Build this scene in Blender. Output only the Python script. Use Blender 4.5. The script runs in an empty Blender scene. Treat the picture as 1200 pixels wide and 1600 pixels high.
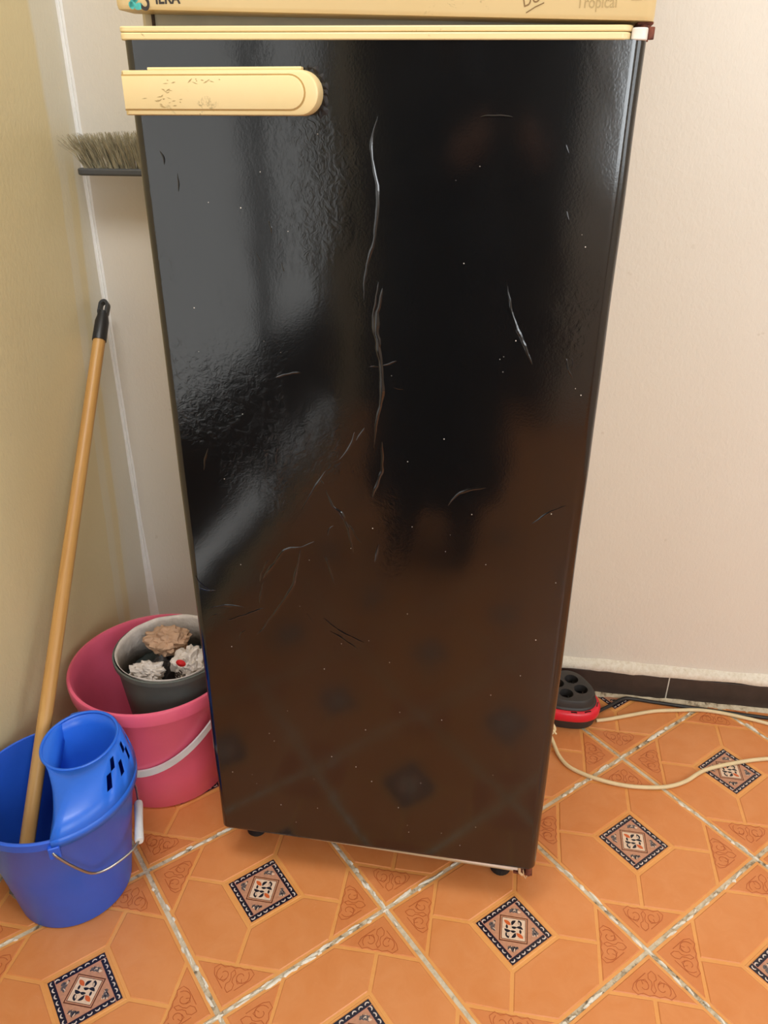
import bpy, bmesh, math, random
from mathutils import Vector, Matrix, noise
random.seed(7)
PI = math.pi
SC = bpy.context.scene
COL = SC.collection

# ------------------------------------------------------------------ camera
cam_d = bpy.data.cameras.new('camera')
cam = bpy.data.objects.new('camera', cam_d)
COL.objects.link(cam)
SC.camera = cam
cam_d.sensor_fit = 'VERTICAL'
cam_d.sensor_height = 36.0
cam_d.lens = 36.0 * 1212.2 / 1600.0
cam_d.clip_start = 0.02
_F = Vector((-0.13288577, 0.88186063, -0.45239717))
_R = Vector((0.98851313, 0.15107845, 0.00413532))
_U = Vector((-0.07199424, 0.44665101, 0.89180699))
cam.matrix_world = Matrix(((_R.x, _U.x, -_F.x, 0.83810), (_R.y, _U.y, -_F.y, -1.56407),
                           (_R.z, _U.z, -_F.z, 1.25), (0, 0, 0, 1)))

# ------------------------------------------------------------------ light and exposure
wd = bpy.data.worlds.new('sky')
SC.world = wd
wd.use_nodes = True
wd.node_tree.nodes['Background'].inputs[0].default_value = (1.0, 1.0, 0.97, 1)
wd.node_tree.nodes['Background'].inputs[1].default_value = 1.65


def area(name, loc, target, sx, sy, power, col):
    d = bpy.data.lights.new(name, 'AREA')
    d.shape = 'RECTANGLE'
    d.size, d.size_y, d.energy, d.color = sx, sy, power, col
    o = bpy.data.objects.new(name, d)
    COL.objects.link(o)
    o.location = loc
    o.rotation_euler = (Vector(target) - Vector(loc)).to_track_quat('-Z', 'Y').to_euler()
    return o


# daylight by the right-wall window; front area light added to lift the left corner
area('front_fill', (1.9, -3.26, 1.62), (0.45, -0.4, 0.75), 1.15, 1.25, 34, (0.90, 0.96, 1.0))
area('right_window_daylight', (2.86, -1.75, 1.65), (0.9, -0.9, 0.75), 1.05, 1.25, 12, (0.90, 0.96, 1.0))
# fill light added under the ceiling to brighten the left side
area('ceiling_fill', (0.50, -1.25, 2.70), (0.35, -0.7, 0), 0.7, 0.7, 26, (0.97, 0.985, 1.0))

SC.view_settings.view_transform = 'Standard'
SC.view_settings.look = 'None'
SC.view_settings.gamma = 1.0
SC.view_settings.use_curve_mapping = False
SC.view_settings.exposure = 0.0


# ------------------------------------------------------------------ materials
def lin(c):
    c = c / 255.0
    return c / 12.92 if c <= 0.04045 else ((c + 0.055) / 1.055) ** 2.4


def rgb(r, g, b):
    return (lin(r), lin(g), lin(b), 1.0)


class NT:
    def __init__(s, name):
        s.m = bpy.data.materials.new(name)
        s.m.use_nodes = True
        s.t = s.m.node_tree
        s.b = s.t.nodes['Principled BSDF']

    def n(s, typ, **kw):
        nd = s.t.nodes.new(typ)
        for k, v in kw.items():
            if k.startswith('_'):
                setattr(nd, k[1:], v)
            else:
                nd.inputs[k.replace('__', ' ')].default_value = v
        return nd

    def l(s, a, b):
        s.t.links.new(a, b)

    def coords(s):
        return s.n('ShaderNodeTexCoord').outputs['Object']

    def noise(s, co, scale, detail=4, rough=0.55, dist=0.0):
        nd = s.n('ShaderNodeTexNoise', Scale=scale, Detail=detail, Roughness=rough, Distortion=dist)
        s.l(co, nd.inputs['Vector'])
        return nd.outputs['Fac']

    def ramp(s, fac, stops):
        nd = s.n('ShaderNodeValToRGB')
        e = nd.color_ramp.elements
        while len(e) < len(stops):
            e.new(0.5)
        for k, (p, c) in enumerate(stops):
            e[k].position = p
            e[k].color = c if len(c) == 4 else (*c, 1)
        s.l(fac, nd.inputs['Fac'])
        return nd.outputs['Color']

    def math(s, op, a, b=None, c=None):
        nd = s.n('ShaderNodeMath', _operation=op)
        for k, v in enumerate((a, b, c)):
            if v is None:
                continue
            if isinstance(v, (int, float)):
                nd.inputs[k].default_value = v
            else:
                s.l(v, nd.inputs[k])
        return nd.outputs[0]

    def mix(s, fac, a, b):
        nd = s.n('ShaderNodeMix', _data_type='RGBA')
        for k, v in ((0, fac), (6, a), (7, b)):
            if hasattr(v, 'is_output'):
                s.l(v, nd.inputs[k])
            else:
                nd.inputs[k].default_value = v
        return nd.outputs[2]

    def bump(s, h, strength, dist):
        nd = s.n('ShaderNodeBump', Strength=strength, Distance=dist)
        s.l(h, nd.inputs['Height'])
        s.l(nd.outputs['Normal'], s.b.inputs['Normal'])
        return nd

    def set(s, **kw):
        for k, v in kw.items():
            s.b.inputs[k.replace('__', ' ')].default_value = v
        return s


def simple(name, col, rough=0.5, metal=0.0, var=0.06, scale=30, bump=0.0, bscale=200, bdist=0.001, **kw):
    m = NT(name)
    co = m.coords()
    f = m.noise(co, scale)
    lo = tuple(max(0, c * (1 - var)) for c in col[:3])
    hi = tuple(min(1, c * (1 + var)) for c in col[:3])
    m.l(m.ramp(f, [(0.3, lo), (0.7, hi)]), m.b.inputs['Base Color'])
    m.set(Roughness=rough, Metallic=metal, **kw)
    if bump:
        m.bump(m.noise(co, bscale, 3), bump, bdist)
    return m.m


M = {}

# painted walls: roller texture, semi-gloss
def wall_mat(name, base, alt):
    m = NT(name)
    co = m.coords()
    big = m.noise(co, 1.6, 3)
    c = m.mix(big, base, alt)
    spots = m.noise(co, 38, 2)
    spot_f = m.ramp(spots, [(0.73, (0, 0, 0)), (0.78, (0.35, 0.35, 0.35))])
    c = m.mix(spot_f, c, rgb(196, 184, 165))
    m.l(c, m.b.inputs['Base Color'])
    m.set(Roughness=0.42)
    m.b.inputs['Specular IOR Level'].default_value = 0.4
    sc = m.n('ShaderNodeMapping')
    sc.inputs['Scale'].default_value = (1.0, 1.0, 0.55)
    m.l(co, sc.inputs['Vector'])
    a = m.noise(sc.outputs[0], 150, 3, 0.6, 0.6)
    b = m.noise(co, 7, 3)
    h = m.math('MULTIPLY_ADD', b, 3.0, a)
    m.bump(h, 0.42, 0.0016)
    return m


M['wall_white'] = wall_mat('white_roller_paint', rgb(229, 223, 212), rgb(224, 216, 202)).m
# the left wall: cream gloss paint with whiter bands slanting down the corner, merging higher up
m = wall_mat('cream_gloss_paint', rgb(233, 219, 180), rgb(227, 211, 166))
m.set(Roughness=0.3)
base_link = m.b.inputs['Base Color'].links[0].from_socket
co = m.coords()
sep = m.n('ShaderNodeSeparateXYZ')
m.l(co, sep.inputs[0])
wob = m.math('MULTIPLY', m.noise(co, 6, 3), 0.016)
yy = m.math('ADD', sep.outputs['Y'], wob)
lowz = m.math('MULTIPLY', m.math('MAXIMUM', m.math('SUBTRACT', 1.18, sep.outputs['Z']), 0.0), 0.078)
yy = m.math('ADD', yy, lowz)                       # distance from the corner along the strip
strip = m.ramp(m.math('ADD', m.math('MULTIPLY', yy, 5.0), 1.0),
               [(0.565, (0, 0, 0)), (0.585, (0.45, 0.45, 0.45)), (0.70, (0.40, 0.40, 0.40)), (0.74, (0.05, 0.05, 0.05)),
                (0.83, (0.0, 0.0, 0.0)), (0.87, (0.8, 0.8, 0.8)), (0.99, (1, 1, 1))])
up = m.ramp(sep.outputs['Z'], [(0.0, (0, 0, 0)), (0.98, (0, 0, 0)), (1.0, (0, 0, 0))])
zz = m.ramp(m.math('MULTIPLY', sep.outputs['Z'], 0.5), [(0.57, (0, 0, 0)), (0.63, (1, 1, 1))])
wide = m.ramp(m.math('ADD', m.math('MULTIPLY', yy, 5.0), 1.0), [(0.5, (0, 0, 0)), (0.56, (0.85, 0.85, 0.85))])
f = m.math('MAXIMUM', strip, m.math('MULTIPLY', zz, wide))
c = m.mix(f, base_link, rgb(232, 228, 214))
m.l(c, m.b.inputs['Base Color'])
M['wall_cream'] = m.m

M['ceiling'] = simple('ceiling_paint', rgb(238, 235, 228), 0.8)
M['caulk'] = simple('corner_caulk_paint', rgb(250, 250, 248), 0.22, var=0.03, scale=60, bump=0.25, bscale=90)

# cracked grout
m = NT('cracked_grout')
co = m.coords()
a = m.noise(co, 70, 5, 0.65, 0.4)
b = m.noise(co, 9, 3)
s = m.math('MULTIPLY_ADD', b, 0.5, m.math('MULTIPLY', a, 0.75))
m.l(m.ramp(s, [(0.46, rgb(88, 76, 62)), (0.53, rgb(146, 130, 106)), (0.59, rgb(190, 174, 146)), (0.72, rgb(212, 198, 172))]),
    m.b.inputs['Base Color'])
m.set(Roughness=0.9)
m.bump(a, 0.8, 0.003)
M['grout'] = m.m
m = NT('old_white_plaster')
co = m.coords()
a = m.noise(co, 120, 4, 0.65)
m.l(m.ramp(a, [(0.20, rgb(186, 168, 140)), (0.34, rgb(220, 210, 190)), (0.6, rgb(234, 227, 212))]), m.b.inputs['Base Color'])
m.set(Roughness=0.85)
m.bump(a, 0.5, 0.002)
M['plaster'] = m.m


def tile_mat(name, c1, c2, rough):
    m = NT(name)
    co = m.n('ShaderNodeNewGeometry').outputs['Position']
    a = m.noise(co, 22, 5, 0.62, 0.8)
    b = m.noise(co, 3.0, 2)
    fine = m.noise(co, 190, 3, 0.7)
    s = m.math('MULTIPLY_ADD', b, 0.5, m.math('MULTIPLY', a, 0.6))
    c = m.mix(m.ramp(s, [(0.38, (0, 0, 0)), (0.72, (1, 1, 1))]), c1, c2)
    sc = m.ramp(m.noise(co, 55, 6, 0.75, 1.5), [(0.62, (0, 0, 0)), (0.70, (0.32, 0.32, 0.32))])
    c = m.mix(sc, c, rgb(226, 158, 112))
    m.l(c, m.b.inputs['Base Color'])
    m.set(Roughness=rough)
    m.b.inputs['Specular IOR Level'].default_value = 0.45
    m.bump(m.math('ADD', a, m.math('MULTIPLY', fine, 0.3)), 0.12, 0.002)
    return m.m


M['tile'] = tile_mat('orange_glaze', rgb(210, 130, 70), rgb(218, 144, 88), 0.33)
M['tile_corner'] = tile_mat('orange_glaze_corner', rgb(206, 123, 66), rgb(214, 136, 82), 0.36)
M['tile_line'] = tile_mat('honey_glaze', rgb(222, 150, 80), rgb(228, 162, 94), 0.3)
M['tile_relief'] = tile_mat('relief_glaze', rgb(176, 88, 44), rgb(188, 100, 54), 0.36)
for nm, c in dict(navy=rgb(26, 24, 40), cresc=rgb(214, 198, 186), pink=rgb(190, 138, 108), brown=rgb(96, 46, 16),
                  cream=rgb(222, 194, 168), leaf=rgb(30, 30, 40), orange=rgb(206, 98, 48), grey=rgb(96, 88, 88),
                  line=rgb(190, 128, 106)).items():
    M['motif_' + nm] = simple('motif_' + nm, c, 0.3, var=0.12, scale=160)

# baseboard
M['baseboard'] = simple('dark_brown_ceramic', rgb(62, 52, 46), 0.45, var=0.2, scale=40, bump=0.1)
M['cream_plastic'] = None
m = NT('aged_cream_plastic')
co = m.coords()
c = m.mix(m.noise(co, 14, 4), rgb(231, 208, 156), rgb(226, 200, 144))
mk = m.noise(co, 62, 5, 0.7, 0.5)
mask = m.noise(co, 9, 2)
d = m.math('MULTIPLY', m.ramp(mk, [(0.60, (0, 0, 0)), (0.66, (1, 1, 1))]), m.ramp(mask, [(0.60, (0, 0, 0)), (0.68, (0.55, 0.55, 0.55))]))
m.l(m.mix(d, c, rgb(120, 100, 62)), m.b.inputs['Base Color'])
m.set(Roughness=0.38)
M['cream_plastic'] = m.m
M['white_chip'] = simple('white_plastic', rgb(232, 222, 210), 0.5, var=0.1, scale=80)
M['cabinet'] = simple('cream_enamel', rgb(206, 192, 160), 0.45)
M['gasket'] = simple('grey_gasket', rgb(186, 178, 154), 0.6)
M['gasket_dark'] = simple('dark_gap_rubber', rgb(62, 48, 38), 0.8)
M['rust'] = simple('rusty_hinge', rgb(110, 58, 40), 0.75, var=0.5, scale=180, bump=0.5)
M['black_rubber'] = simple('black_rubber', rgb(22, 18, 18), 0.7)
M['grey_ink'] = simple('faded_grey_ink', rgb(172, 146, 96), 0.5)
M['brown_ink'] = simple('brown_pen_ink', rgb(126, 96, 52), 0.5)
M['black_ink'] = simple('black_print', rgb(48, 40, 36), 0.45)
M['teal_ink'] = simple('teal_print', rgb(70, 170, 160), 0.4, var=0.25, scale=120)

# glossy black vinyl wrap
m = NT('black_vinyl_wrap')
co = m.coords()
m.set(Roughness=0.13, IOR=1.68)
m.b.inputs['Base Color'].default_value = (0.0040, 0.0041, 0.0044, 1)
m.set(Roughness=0.12)
fine = m.noise(co, 85, 4, 0.6, 1.2)
mapv = m.n('ShaderNodeMapping')
mapv.inputs['Scale'].default_value = (1.0, 1.0, 0.4)
m.l(co, mapv.inputs['Vector'])
zone = m.ramp(m.noise(mapv.outputs[0], 6.5, 3, 0.5, 0.4), [(0.50, (0, 0, 0)), (0.66, (1, 1, 1))])
sep = m.n('ShaderNodeSeparateXYZ')
m.l(co, sep.inputs[0])
upf = m.ramp(m.math('ADD', sep.outputs['Z'], 0.0), [(0.5, (0.04, 0.04, 0.04)), (0.75, (1, 1, 1))])
zone = m.math('MULTIPLY', zone, upf)
soft = m.noise(co, 5.5, 2)
h = m.math('MULTIPLY_ADD', m.math('MULTIPLY', fine, zone), 0.22, m.math('MULTIPLY', soft, 0.8))
h = m.math('MULTIPLY_ADD', m.noise(co, 420, 2), 0.02, h)
m.bump(h, 0.42, 0.004)
M['vinyl'] = m.m

M['blue_plastic'] = simple('blue_plastic', rgb(44, 100, 222), 0.33, var=0.05, scale=12)
M['blue_wringer'] = simple('bright_blue_plastic', rgb(44, 112, 230), 0.33, var=0.05, scale=12)
M['pink_plastic'] = simple('pink_plastic', rgb(240, 106, 136), 0.28, var=0.05, scale=9)
M['steel_wire'] = simple('galvanised_wire', rgb(170, 165, 158), 0.35, 0.9)
M['white_plastic'] = simple('white_grip_plastic', rgb(222, 222, 220), 0.4)
m = NT('pale_wood')
co = m.coords()
mp = m.n('ShaderNodeMapping')
mp.inputs['Scale'].default_value = (60, 60, 3.0)
m.l(co, mp.inputs['Vector'])
a = m.noise(mp.outputs[0], 1.0, 4, 0.6, 0.6)
m.l(m.ramp(a, [(0.3, rgb(190, 138, 74)), (0.55, rgb(208, 160, 94)), (0.75, rgb(218, 174, 110))]), m.b.inputs['Base Color'])
m.set(Roughness=0.42)
M['wood'] = m.m
M['black_plastic'] = simple('black_plastic', rgb(34, 35, 38), 0.4, bump=0.05)
M['charcoal'] = simple('charcoal_plastic', rgb(78, 80, 82), 0.5)
M['bristle'] = simple('dusty_straw_bristle', rgb(160, 150, 122), 0.75, var=0.4, scale=55)
M['yarn'] = simple('grey_mop_yarn', rgb(128, 124, 112), 0.9, var=0.35, scale=90, bump=0.5)
M['reel_black'] = simple('reel_charcoal_plastic', rgb(50, 47, 46), 0.5, var=0.08, bump=0.05, bscale=700)
M['reel_dark'] = simple('socket_black_plastic', rgb(16, 14, 14), 0.3)
M['reel_red'] = simple('red_plastic', rgb(222, 34, 54), 0.32)
M['brass'] = simple('socket_pin_metal', rgb(220, 220, 215), 0.15, 1.0)
M['cord_white'] = simple('cream_cord', rgb(226, 204, 160), 0.5)
M['cord_black'] = simple('black_cord', rgb(44, 42, 40), 0.5)
M['grey_plastic'] = simple('grey_bin_plastic', rgb(92, 98, 94), 0.45)
M['bag_white'] = simple('crumpled_white_plastic', rgb(214, 204, 196), 0.35, var=0.1, scale=60, bump=0.6, bscale=70, bdist=0.004)
M['card'] = simple('crumpled_brown_paper', rgb(188, 152, 124), 0.8, var=0.15, scale=40, bump=0.6, bscale=60, bdist=0.004)
M['bag_dark'] = simple('dark_rubbish_bag', rgb(50, 44, 42), 0.35, var=0.3, bump=0.6, bscale=60, bdist=0.004)
M['sponge'] = simple('mustard_cloth', rgb(190, 148, 70), 0.9, var=0.15, bump=0.8, bscale=260)
M['cloth_pale'] = simple('pale_cloth', rgb(204, 180, 170), 0.9, var=0.1, bump=0.5, bscale=260)
M['red_print'] = simple('red_print', rgb(200, 30, 34), 0.45)
M['orange_print'] = simple('orange_print', rgb(196, 110, 56), 0.45)
M['door_wood'] = simple('dark_walnut_door', rgb(30, 22, 18), 0.6, var=0.2)
M['frame_white'] = simple('white_window_frame', rgb(230, 228, 222), 0.4)
m = NT('window_glass')
tr = m.n('ShaderNodeBsdfTransparent')
gl = m.n('ShaderNodeBsdfGlossy', Roughness=0.02)
mx = m.n('ShaderNodeMixShader', Fac=0.06)
m.l(tr.outputs[0], mx.inputs[1])
m.l(gl.outputs[0], mx.inputs[2])
m.l(mx.outputs[0], m.t.nodes['Material Output'].inputs['Surface'])
M['glass'] = m.m


# ------------------------------------------------------------------ mesh helpers
class MB:
    """collects faces; build() links them as ONE mesh object"""

    def __init__(s):
        s.v, s.f, s.mi = [], [], []

    def add(s, vs, fs, mi=0):
        o = len(s.v)
        s.v += [tuple(x) for x in vs]
        s.f += [tuple(o + k for k in f) for f in fs]
        s.mi += [mi] * len(fs)

    def box(s, x0, x1, y0, y1, z0, z1, mi=0):
        s.add([(x0, y0, z0), (x1, y0, z0), (x1, y1, z0), (x0, y1, z0), (x0, y0, z1), (x1, y0, z1), (x1, y1, z1), (x0, y1, z1)],
              [(0, 3, 2, 1), (4, 5, 6, 7), (0, 1, 5, 4), (1, 2, 6, 5), (2, 3, 7, 6), (3, 0, 4, 7)], mi)

    def loft(s, rings, closed=True, cap0=False, cap1=False, mi=0):
        n = len(rings[0])
        vs = [p for r in rings for p in r]
        fs = []
        for i in range(len(rings) - 1):
            for j in range(n if closed else n - 1):
                k = (j + 1) % n
                fs.append((i * n + j, i * n + k, (i + 1) * n + k, (i + 1) * n + j))
        if cap0:
            fs.append(tuple(reversed(range(n))))
        if cap1:
            b = (len(rings) - 1) * n
            fs.append(tuple(b + j for j in range(n)))
        s.add(vs, fs, mi)

    def prism(s, poly, z0, z1, mi=0, top_inset=None):
        """poly: CCW xy points extruded in z"""
        p1 = top_inset or poly
        s.loft([[(x, y, z0) for x, y in poly], [(x, y, z1) for x, y in p1]], True, True, True, mi)

    def lathe(s, prof, c=(0, 0), n=48, cap0=False, cap1=False, mi=0):
        s.loft([[(c[0] + r * math.cos(2 * PI * k / n), c[1] + r * math.sin(2 * PI * k / n), z) for k in range(n)] for r, z in prof],
               True, cap0, cap1, mi)

    def tube(s, pts, r, n=8, mi=0, caps=True):
        pts = [Vector(p) for p in pts]
        rr = r if isinstance(r, (list, tuple)) else [r] * len(pts)
        rings = []
        up = None
        for i, p in enumerate(pts):
            d = (pts[min(i + 1, len(pts) - 1)] - pts[max(i - 1, 0)]).normalized()
            if up is None:
                up = d.orthogonal().normalized()
            up = (up - d * up.dot(d)).normalized()
            w = d.cross(up)
            rings.append([p + (up * math.cos(2 * PI * k / n) + w * math.sin(2 * PI * k / n)) * rr[i] for k in range(n)])
        s.loft(rings, True, caps, caps, mi)

    def mesh(s, name, mats):
        me = bpy.data.meshes.new(name)
        me.from_pydata(s.v, [], s.f)
        for m in (mats if isinstance(mats, (list, tuple)) else [mats]):
            me.materials.append(m)
        me.polygons.foreach_set('material_index', s.mi)
        me.update()
        return me

    def build(s, name, mats, parent=None, smooth=None, bevel=0, seg=2, solid=0, sub=0, loc=None, fix=True):
        me = s.mesh(name, mats)
        if fix:
            bm = bmesh.new()
            bm.from_mesh(me)
            bmesh.ops.recalc_face_normals(bm, faces=bm.faces)
            bm.to_mesh(me)
            bm.free()
        o = bpy.data.objects.new(name, me)
        COL.objects.link(o)
        if parent:
            o.parent = parent
        if loc:
            o.location = loc
        if solid:
            md = o.modifiers.new('solid', 'SOLIDIFY')
            md.thickness, md.offset = solid, 0
        if bevel:
            md = o.modifiers.new('bevel', 'BEVEL')
            md.width, md.segments, md.limit_method, md.angle_limit = bevel, seg, 'ANGLE', math.radians(35)
        if sub:
            md = o.modifiers.new('sub', 'SUBSURF')
            md.levels = md.render_levels = sub
        if smooth is not None:
            for p in me.polygons:
                p.use_smooth = True
            me.set_sharp_from_angle(angle=math.radians(smooth))
        return o


def empty(name, loc, label=None, cat=None, group=None):
    o = bpy.data.objects.new(name, None)
    COL.objects.link(o)
    o.location = loc
    o.empty_display_size = 0.05
    return tag(o, label, cat, group)


def tag(o, label=None, cat=None, group=None, kind=None):
    for k, v in (('label', label), ('category', cat), ('group', group), ('kind', kind)):
        if v:
            o[k] = v
    return o


def spline(pts, sub=8):
    """Catmull-Rom through points"""
    P = [Vector(p) for p in pts]
    out = []
    for i in range(len(P) - 1):
        p0, p1, p2, p3 = P[max(i - 1, 0)], P[i], P[i + 1], P[min(i + 2, len(P) - 1)]
        for k in range(sub):
            t = k / sub
            out.append(0.5 * ((2 * p1) + (-p0 + p2) * t + (2 * p0 - 5 * p1 + 4 * p2 - p3) * t * t + (-p0 + 3 * p1 - 3 * p2 + p3) * t ** 3))
    out.append(P[-1])
    return out


def text_part(name, body, size, loc, mat, parent, rot=(PI / 2, 0, 0), extrude=0.0002, shear=0.0, bold=0.0, sx=1.0):
    cu = bpy.data.curves.new(name, 'FONT')
    cu.body, cu.size, cu.extrude, cu.shear, cu.offset = body, size, extrude, shear, bold
    t = bpy.data.objects.new(name, cu)
    COL.objects.link(t)
    dg = bpy.context.evaluated_depsgraph_get()
    me = bpy.data.meshes.new_from_object(t.evaluated_get(dg))
    bpy.data.objects.remove(t)
    me.materials.clear()
    me.materials.append(mat)
    o = bpy.data.objects.new(name, me)
    COL.objects.link(o)
    o.parent = parent
    o.location = loc
    o.rotation_euler = rot
    o.scale = (sx, 1, 1)
    return o


# ------------------------------------------------------------------ room shell
RX, RY, RZ = 2.9, -3.3, 2.75
WIN = (-2.3, -1.2, 1.0, 2.3)          # right-wall window y0 y1 z0 z1
BAL = (-2.85, -1.12, 0.05, 2.1)       # left-wall balcony door


def struct(o):
    o['kind'] = 'structure'
    return o


def wall_with_hole(name, x0, x1, hole, mat):
    y0, y1, z0, z1 = hole
    b = MB()
    b.box(x0, x1, RY, y0, 0, RZ)
    b.box(x0, x1, y1, 0, 0, RZ)
    b.box(x0, x1, y0, y1, z1, RZ)
    if z0 > 0:
        b.box(x0, x1, y0, y1, 0, z0)
    return struct(b.build(name, mat))


def simple_box(name, mat, *a):
    b = MB()
    b.box(*a)
    return struct(b.build(name, mat))


floor = simple_box('floor', M['grout'], -0.1, RX + 0.1, RY - 0.1, 0.1, -0.06, -0.0022)
wall_back = simple_box('wall_back', M['wall_white'], -0.1, RX + 0.1, 0, 0.1, 0, RZ)
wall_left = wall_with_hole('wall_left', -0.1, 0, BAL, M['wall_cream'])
wall_right = wall_with_hole('wall_right', RX, RX + 0.1, WIN, M['wall_white'])
FW = (1.32, 2.48, 0.98, 2.26)          # made-up front-wall window for the fill light, x0 x1 z0 z1
b = MB()
b.box(-0.1, FW[0], RY - 0.1, RY, 0, RZ)
b.box(FW[1], RX + 0.1, RY - 0.1, RY, 0, RZ)
b.box(FW[0], FW[1], RY - 0.1, RY, 0, FW[2])
b.box(FW[0], FW[1], RY - 0.1, RY, FW[3], RZ)
wall_front = struct(b.build('wall_front', M['wall_white']))
simple_box('ceiling', M['ceiling'], -0.1, RX + 0.1, RY - 0.1, 0.1, RZ, RZ + 0.1)


def window(name, hole, mat, place, rail=None):
    """frame and panes in the (u, z) plane; place(u, d, z) puts them on the wall"""
    u0, u1, z0, z1 = hole
    t = 0.05
    b = MB()

    def bx(b, a0, a1, c0, c1, d):
        p = [place(a, q, c) for q in (-d, d) for a, c in ((a0, c0), (a1, c0), (a1, c1), (a0, c1))]
        b.add(p, [(0, 3, 2, 1), (4, 5, 6, 7), (0, 1, 5, 4), (1, 2, 6, 5), (2, 3, 7, 6), (3, 0, 4, 7)])
    um = (u0 + u1) / 2
    for a in ((u0, u0 + t, z0, z1), (u1 - t, u1, z0, z1), (u0 + t, u1 - t, z0, z0 + t), (u0 + t, u1 - t, z1 - t, z1), (um - 0.02, um + 0.02, z0 + t, z1 - t)):
        bx(b, *a, 0.03)
    cuts = [(z0 + t, z1 - t)]
    if rail:
        for a0, a1 in ((u0 + t, um - 0.02), (um + 0.02, u1 - t)):
            bx(b, a0, a1, rail[0], rail[1], 0.028)
        cuts = [(z0 + t, rail[0]), (rail[1], z1 - t)]
    w = struct(b.build(name, mat, bevel=0.004))
    for c0, c1 in cuts:
        for a0, a1 in ((u0 + t, um - 0.02), (um + 0.02, u1 - t)):
            g = MB()
            bx(g, a0, a1, c0, c1, 0.003)
            g.build('pane', M['glass'], w)
    return w


window('window_1', WIN, M['frame_white'], lambda u, d, z: (RX + 0.05 + d, u, z))
window('window_2', BAL, M['door_wood'], lambda u, d, z: (-0.05 + d, u, z), rail=(0.24, 0.60))
window('fill_window', FW, M['frame_white'], lambda u, d, z: (u, RY - 0.05 + d, z))  # made-up window, let into the front wall for more light
# dark panelled door, made up behind the camera to blacken the vinyl's reflection
b = MB()
b.box(0.02, 1.16, RY + 0.001, RY + 0.04, 0.004, 2.10)
for x0 in (0.08, 0.33, 0.63, 0.88):
    for zz0, zz1 in ((0.15, 0.9), (1.05, 1.9)):
        b.box(x0, x0 + 0.22, RY + 0.04, RY + 0.05, zz0, zz1)
dr = struct(b.build('added_dark_door', M['door_wood'], bevel=0.006))
b = MB()
b.tube([(0.78, RY + 0.05, 1.02), (0.78, RY + 0.09, 1.02), (0.70, RY + 0.09, 1.02)], 0.009)
b.build('door_handle', M['steel_wire'], dr, smooth=40)

# caulk bead down the corner
b = MB()
rings = []
for k in range(110):
    z = RZ * k / 109
    w = 0.0085 + 0.0022 * noise.noise(Vector((3.1, 0, z * 9))) + (0.010 * max(0, 1 - z / 0.32))
    d = 0.0060 + 0.001 * noise.noise(Vector((7.7, 0, z * 22)))
    rings.append([(0.0, 0.0, z), (0, -w * 1.1, z), (d * 0.45, -w * 0.55, z), (d, -d, z), (w * 0.55, -d * 0.45, z), (w, 0, z)])
b.loft(rings, True, True, True)
struct(b.build('trim_1', M['caulk'], smooth=70))

# ------------------------------------------------------------------ floor tiles
TS, TA = 0.31863, math.radians(43.95)
TO = Vector((0.7080, -0.6648, 0))
TU = Vector((math.cos(TA), math.sin(TA), 0))
TV = Vector((math.sin(TA), -math.cos(TA), 0))
HS = TS / 2 - 0.0042       # half size of a tile
CUT = 0.335 * TS           # leg of the corner triangles
FR = 0.0535                # half side of the frame round the motif
GW = 0.0030                # half width of a moulded line


def poly_inset(poly, d):
    n = len(poly)
    out = []
    for i in range(n):
        p0, p1, p2 = Vector(poly[i - 1]), Vector(poly[i]), Vector(poly[(i + 1) % n])
        e1, e2 = (p1 - p0).normalized(), (p2 - p1).normalized()
        n1, n2 = Vector((-e1.y, e1.x)), Vector((-e2.y, e2.x))
        bis = (n1 + n2)
        bis = bis / max(0.25, bis.dot(n1))
        out.append(p1 + bis * d)
    return [(p.x, p.y) for p in out]


def raised(b, poly, mi, z0=-0.0013, z1=0.0, d=GW):
    base = poly_inset(poly, d)
    top = poly_inset(poly, d + 0.0016)
    n = len(base)
    b.add([(x, y, z0) for x, y in base] + [(x, y, z1) for x, y in top],
          [tuple(n + k for k in range(n))] + [(k, (k + 1) % n, n + (k + 1) % n, n + k) for k in range(n)], mi)


def ribbon(b, pts, w, z, mi):
    pts = [Vector((p[0], p[1])) for p in pts]
    n = len(pts)
    vs = []
    for i, p in enumerate(pts):
        d = (pts[min(i + 1, n - 1)] - pts[max(i - 1, 0)]).normalized()
        q = Vector((-d.y, d.x)) * w
        vs += [(p.x + q.x, p.y + q.y, z), (p.x - q.x, p.y - q.y, z)]
    b.add(vs, [(2 * i, 2 * i + 1, 2 * i + 3, 2 * i + 2) for i in range(n - 1)], mi)


def rot2(p, a, c=(0, 0)):
    return (c[0] + p[0] * math.cos(a) - p[1] * math.sin(a), c[1] + p[0] * math.sin(a) + p[1] * math.cos(a))


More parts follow.
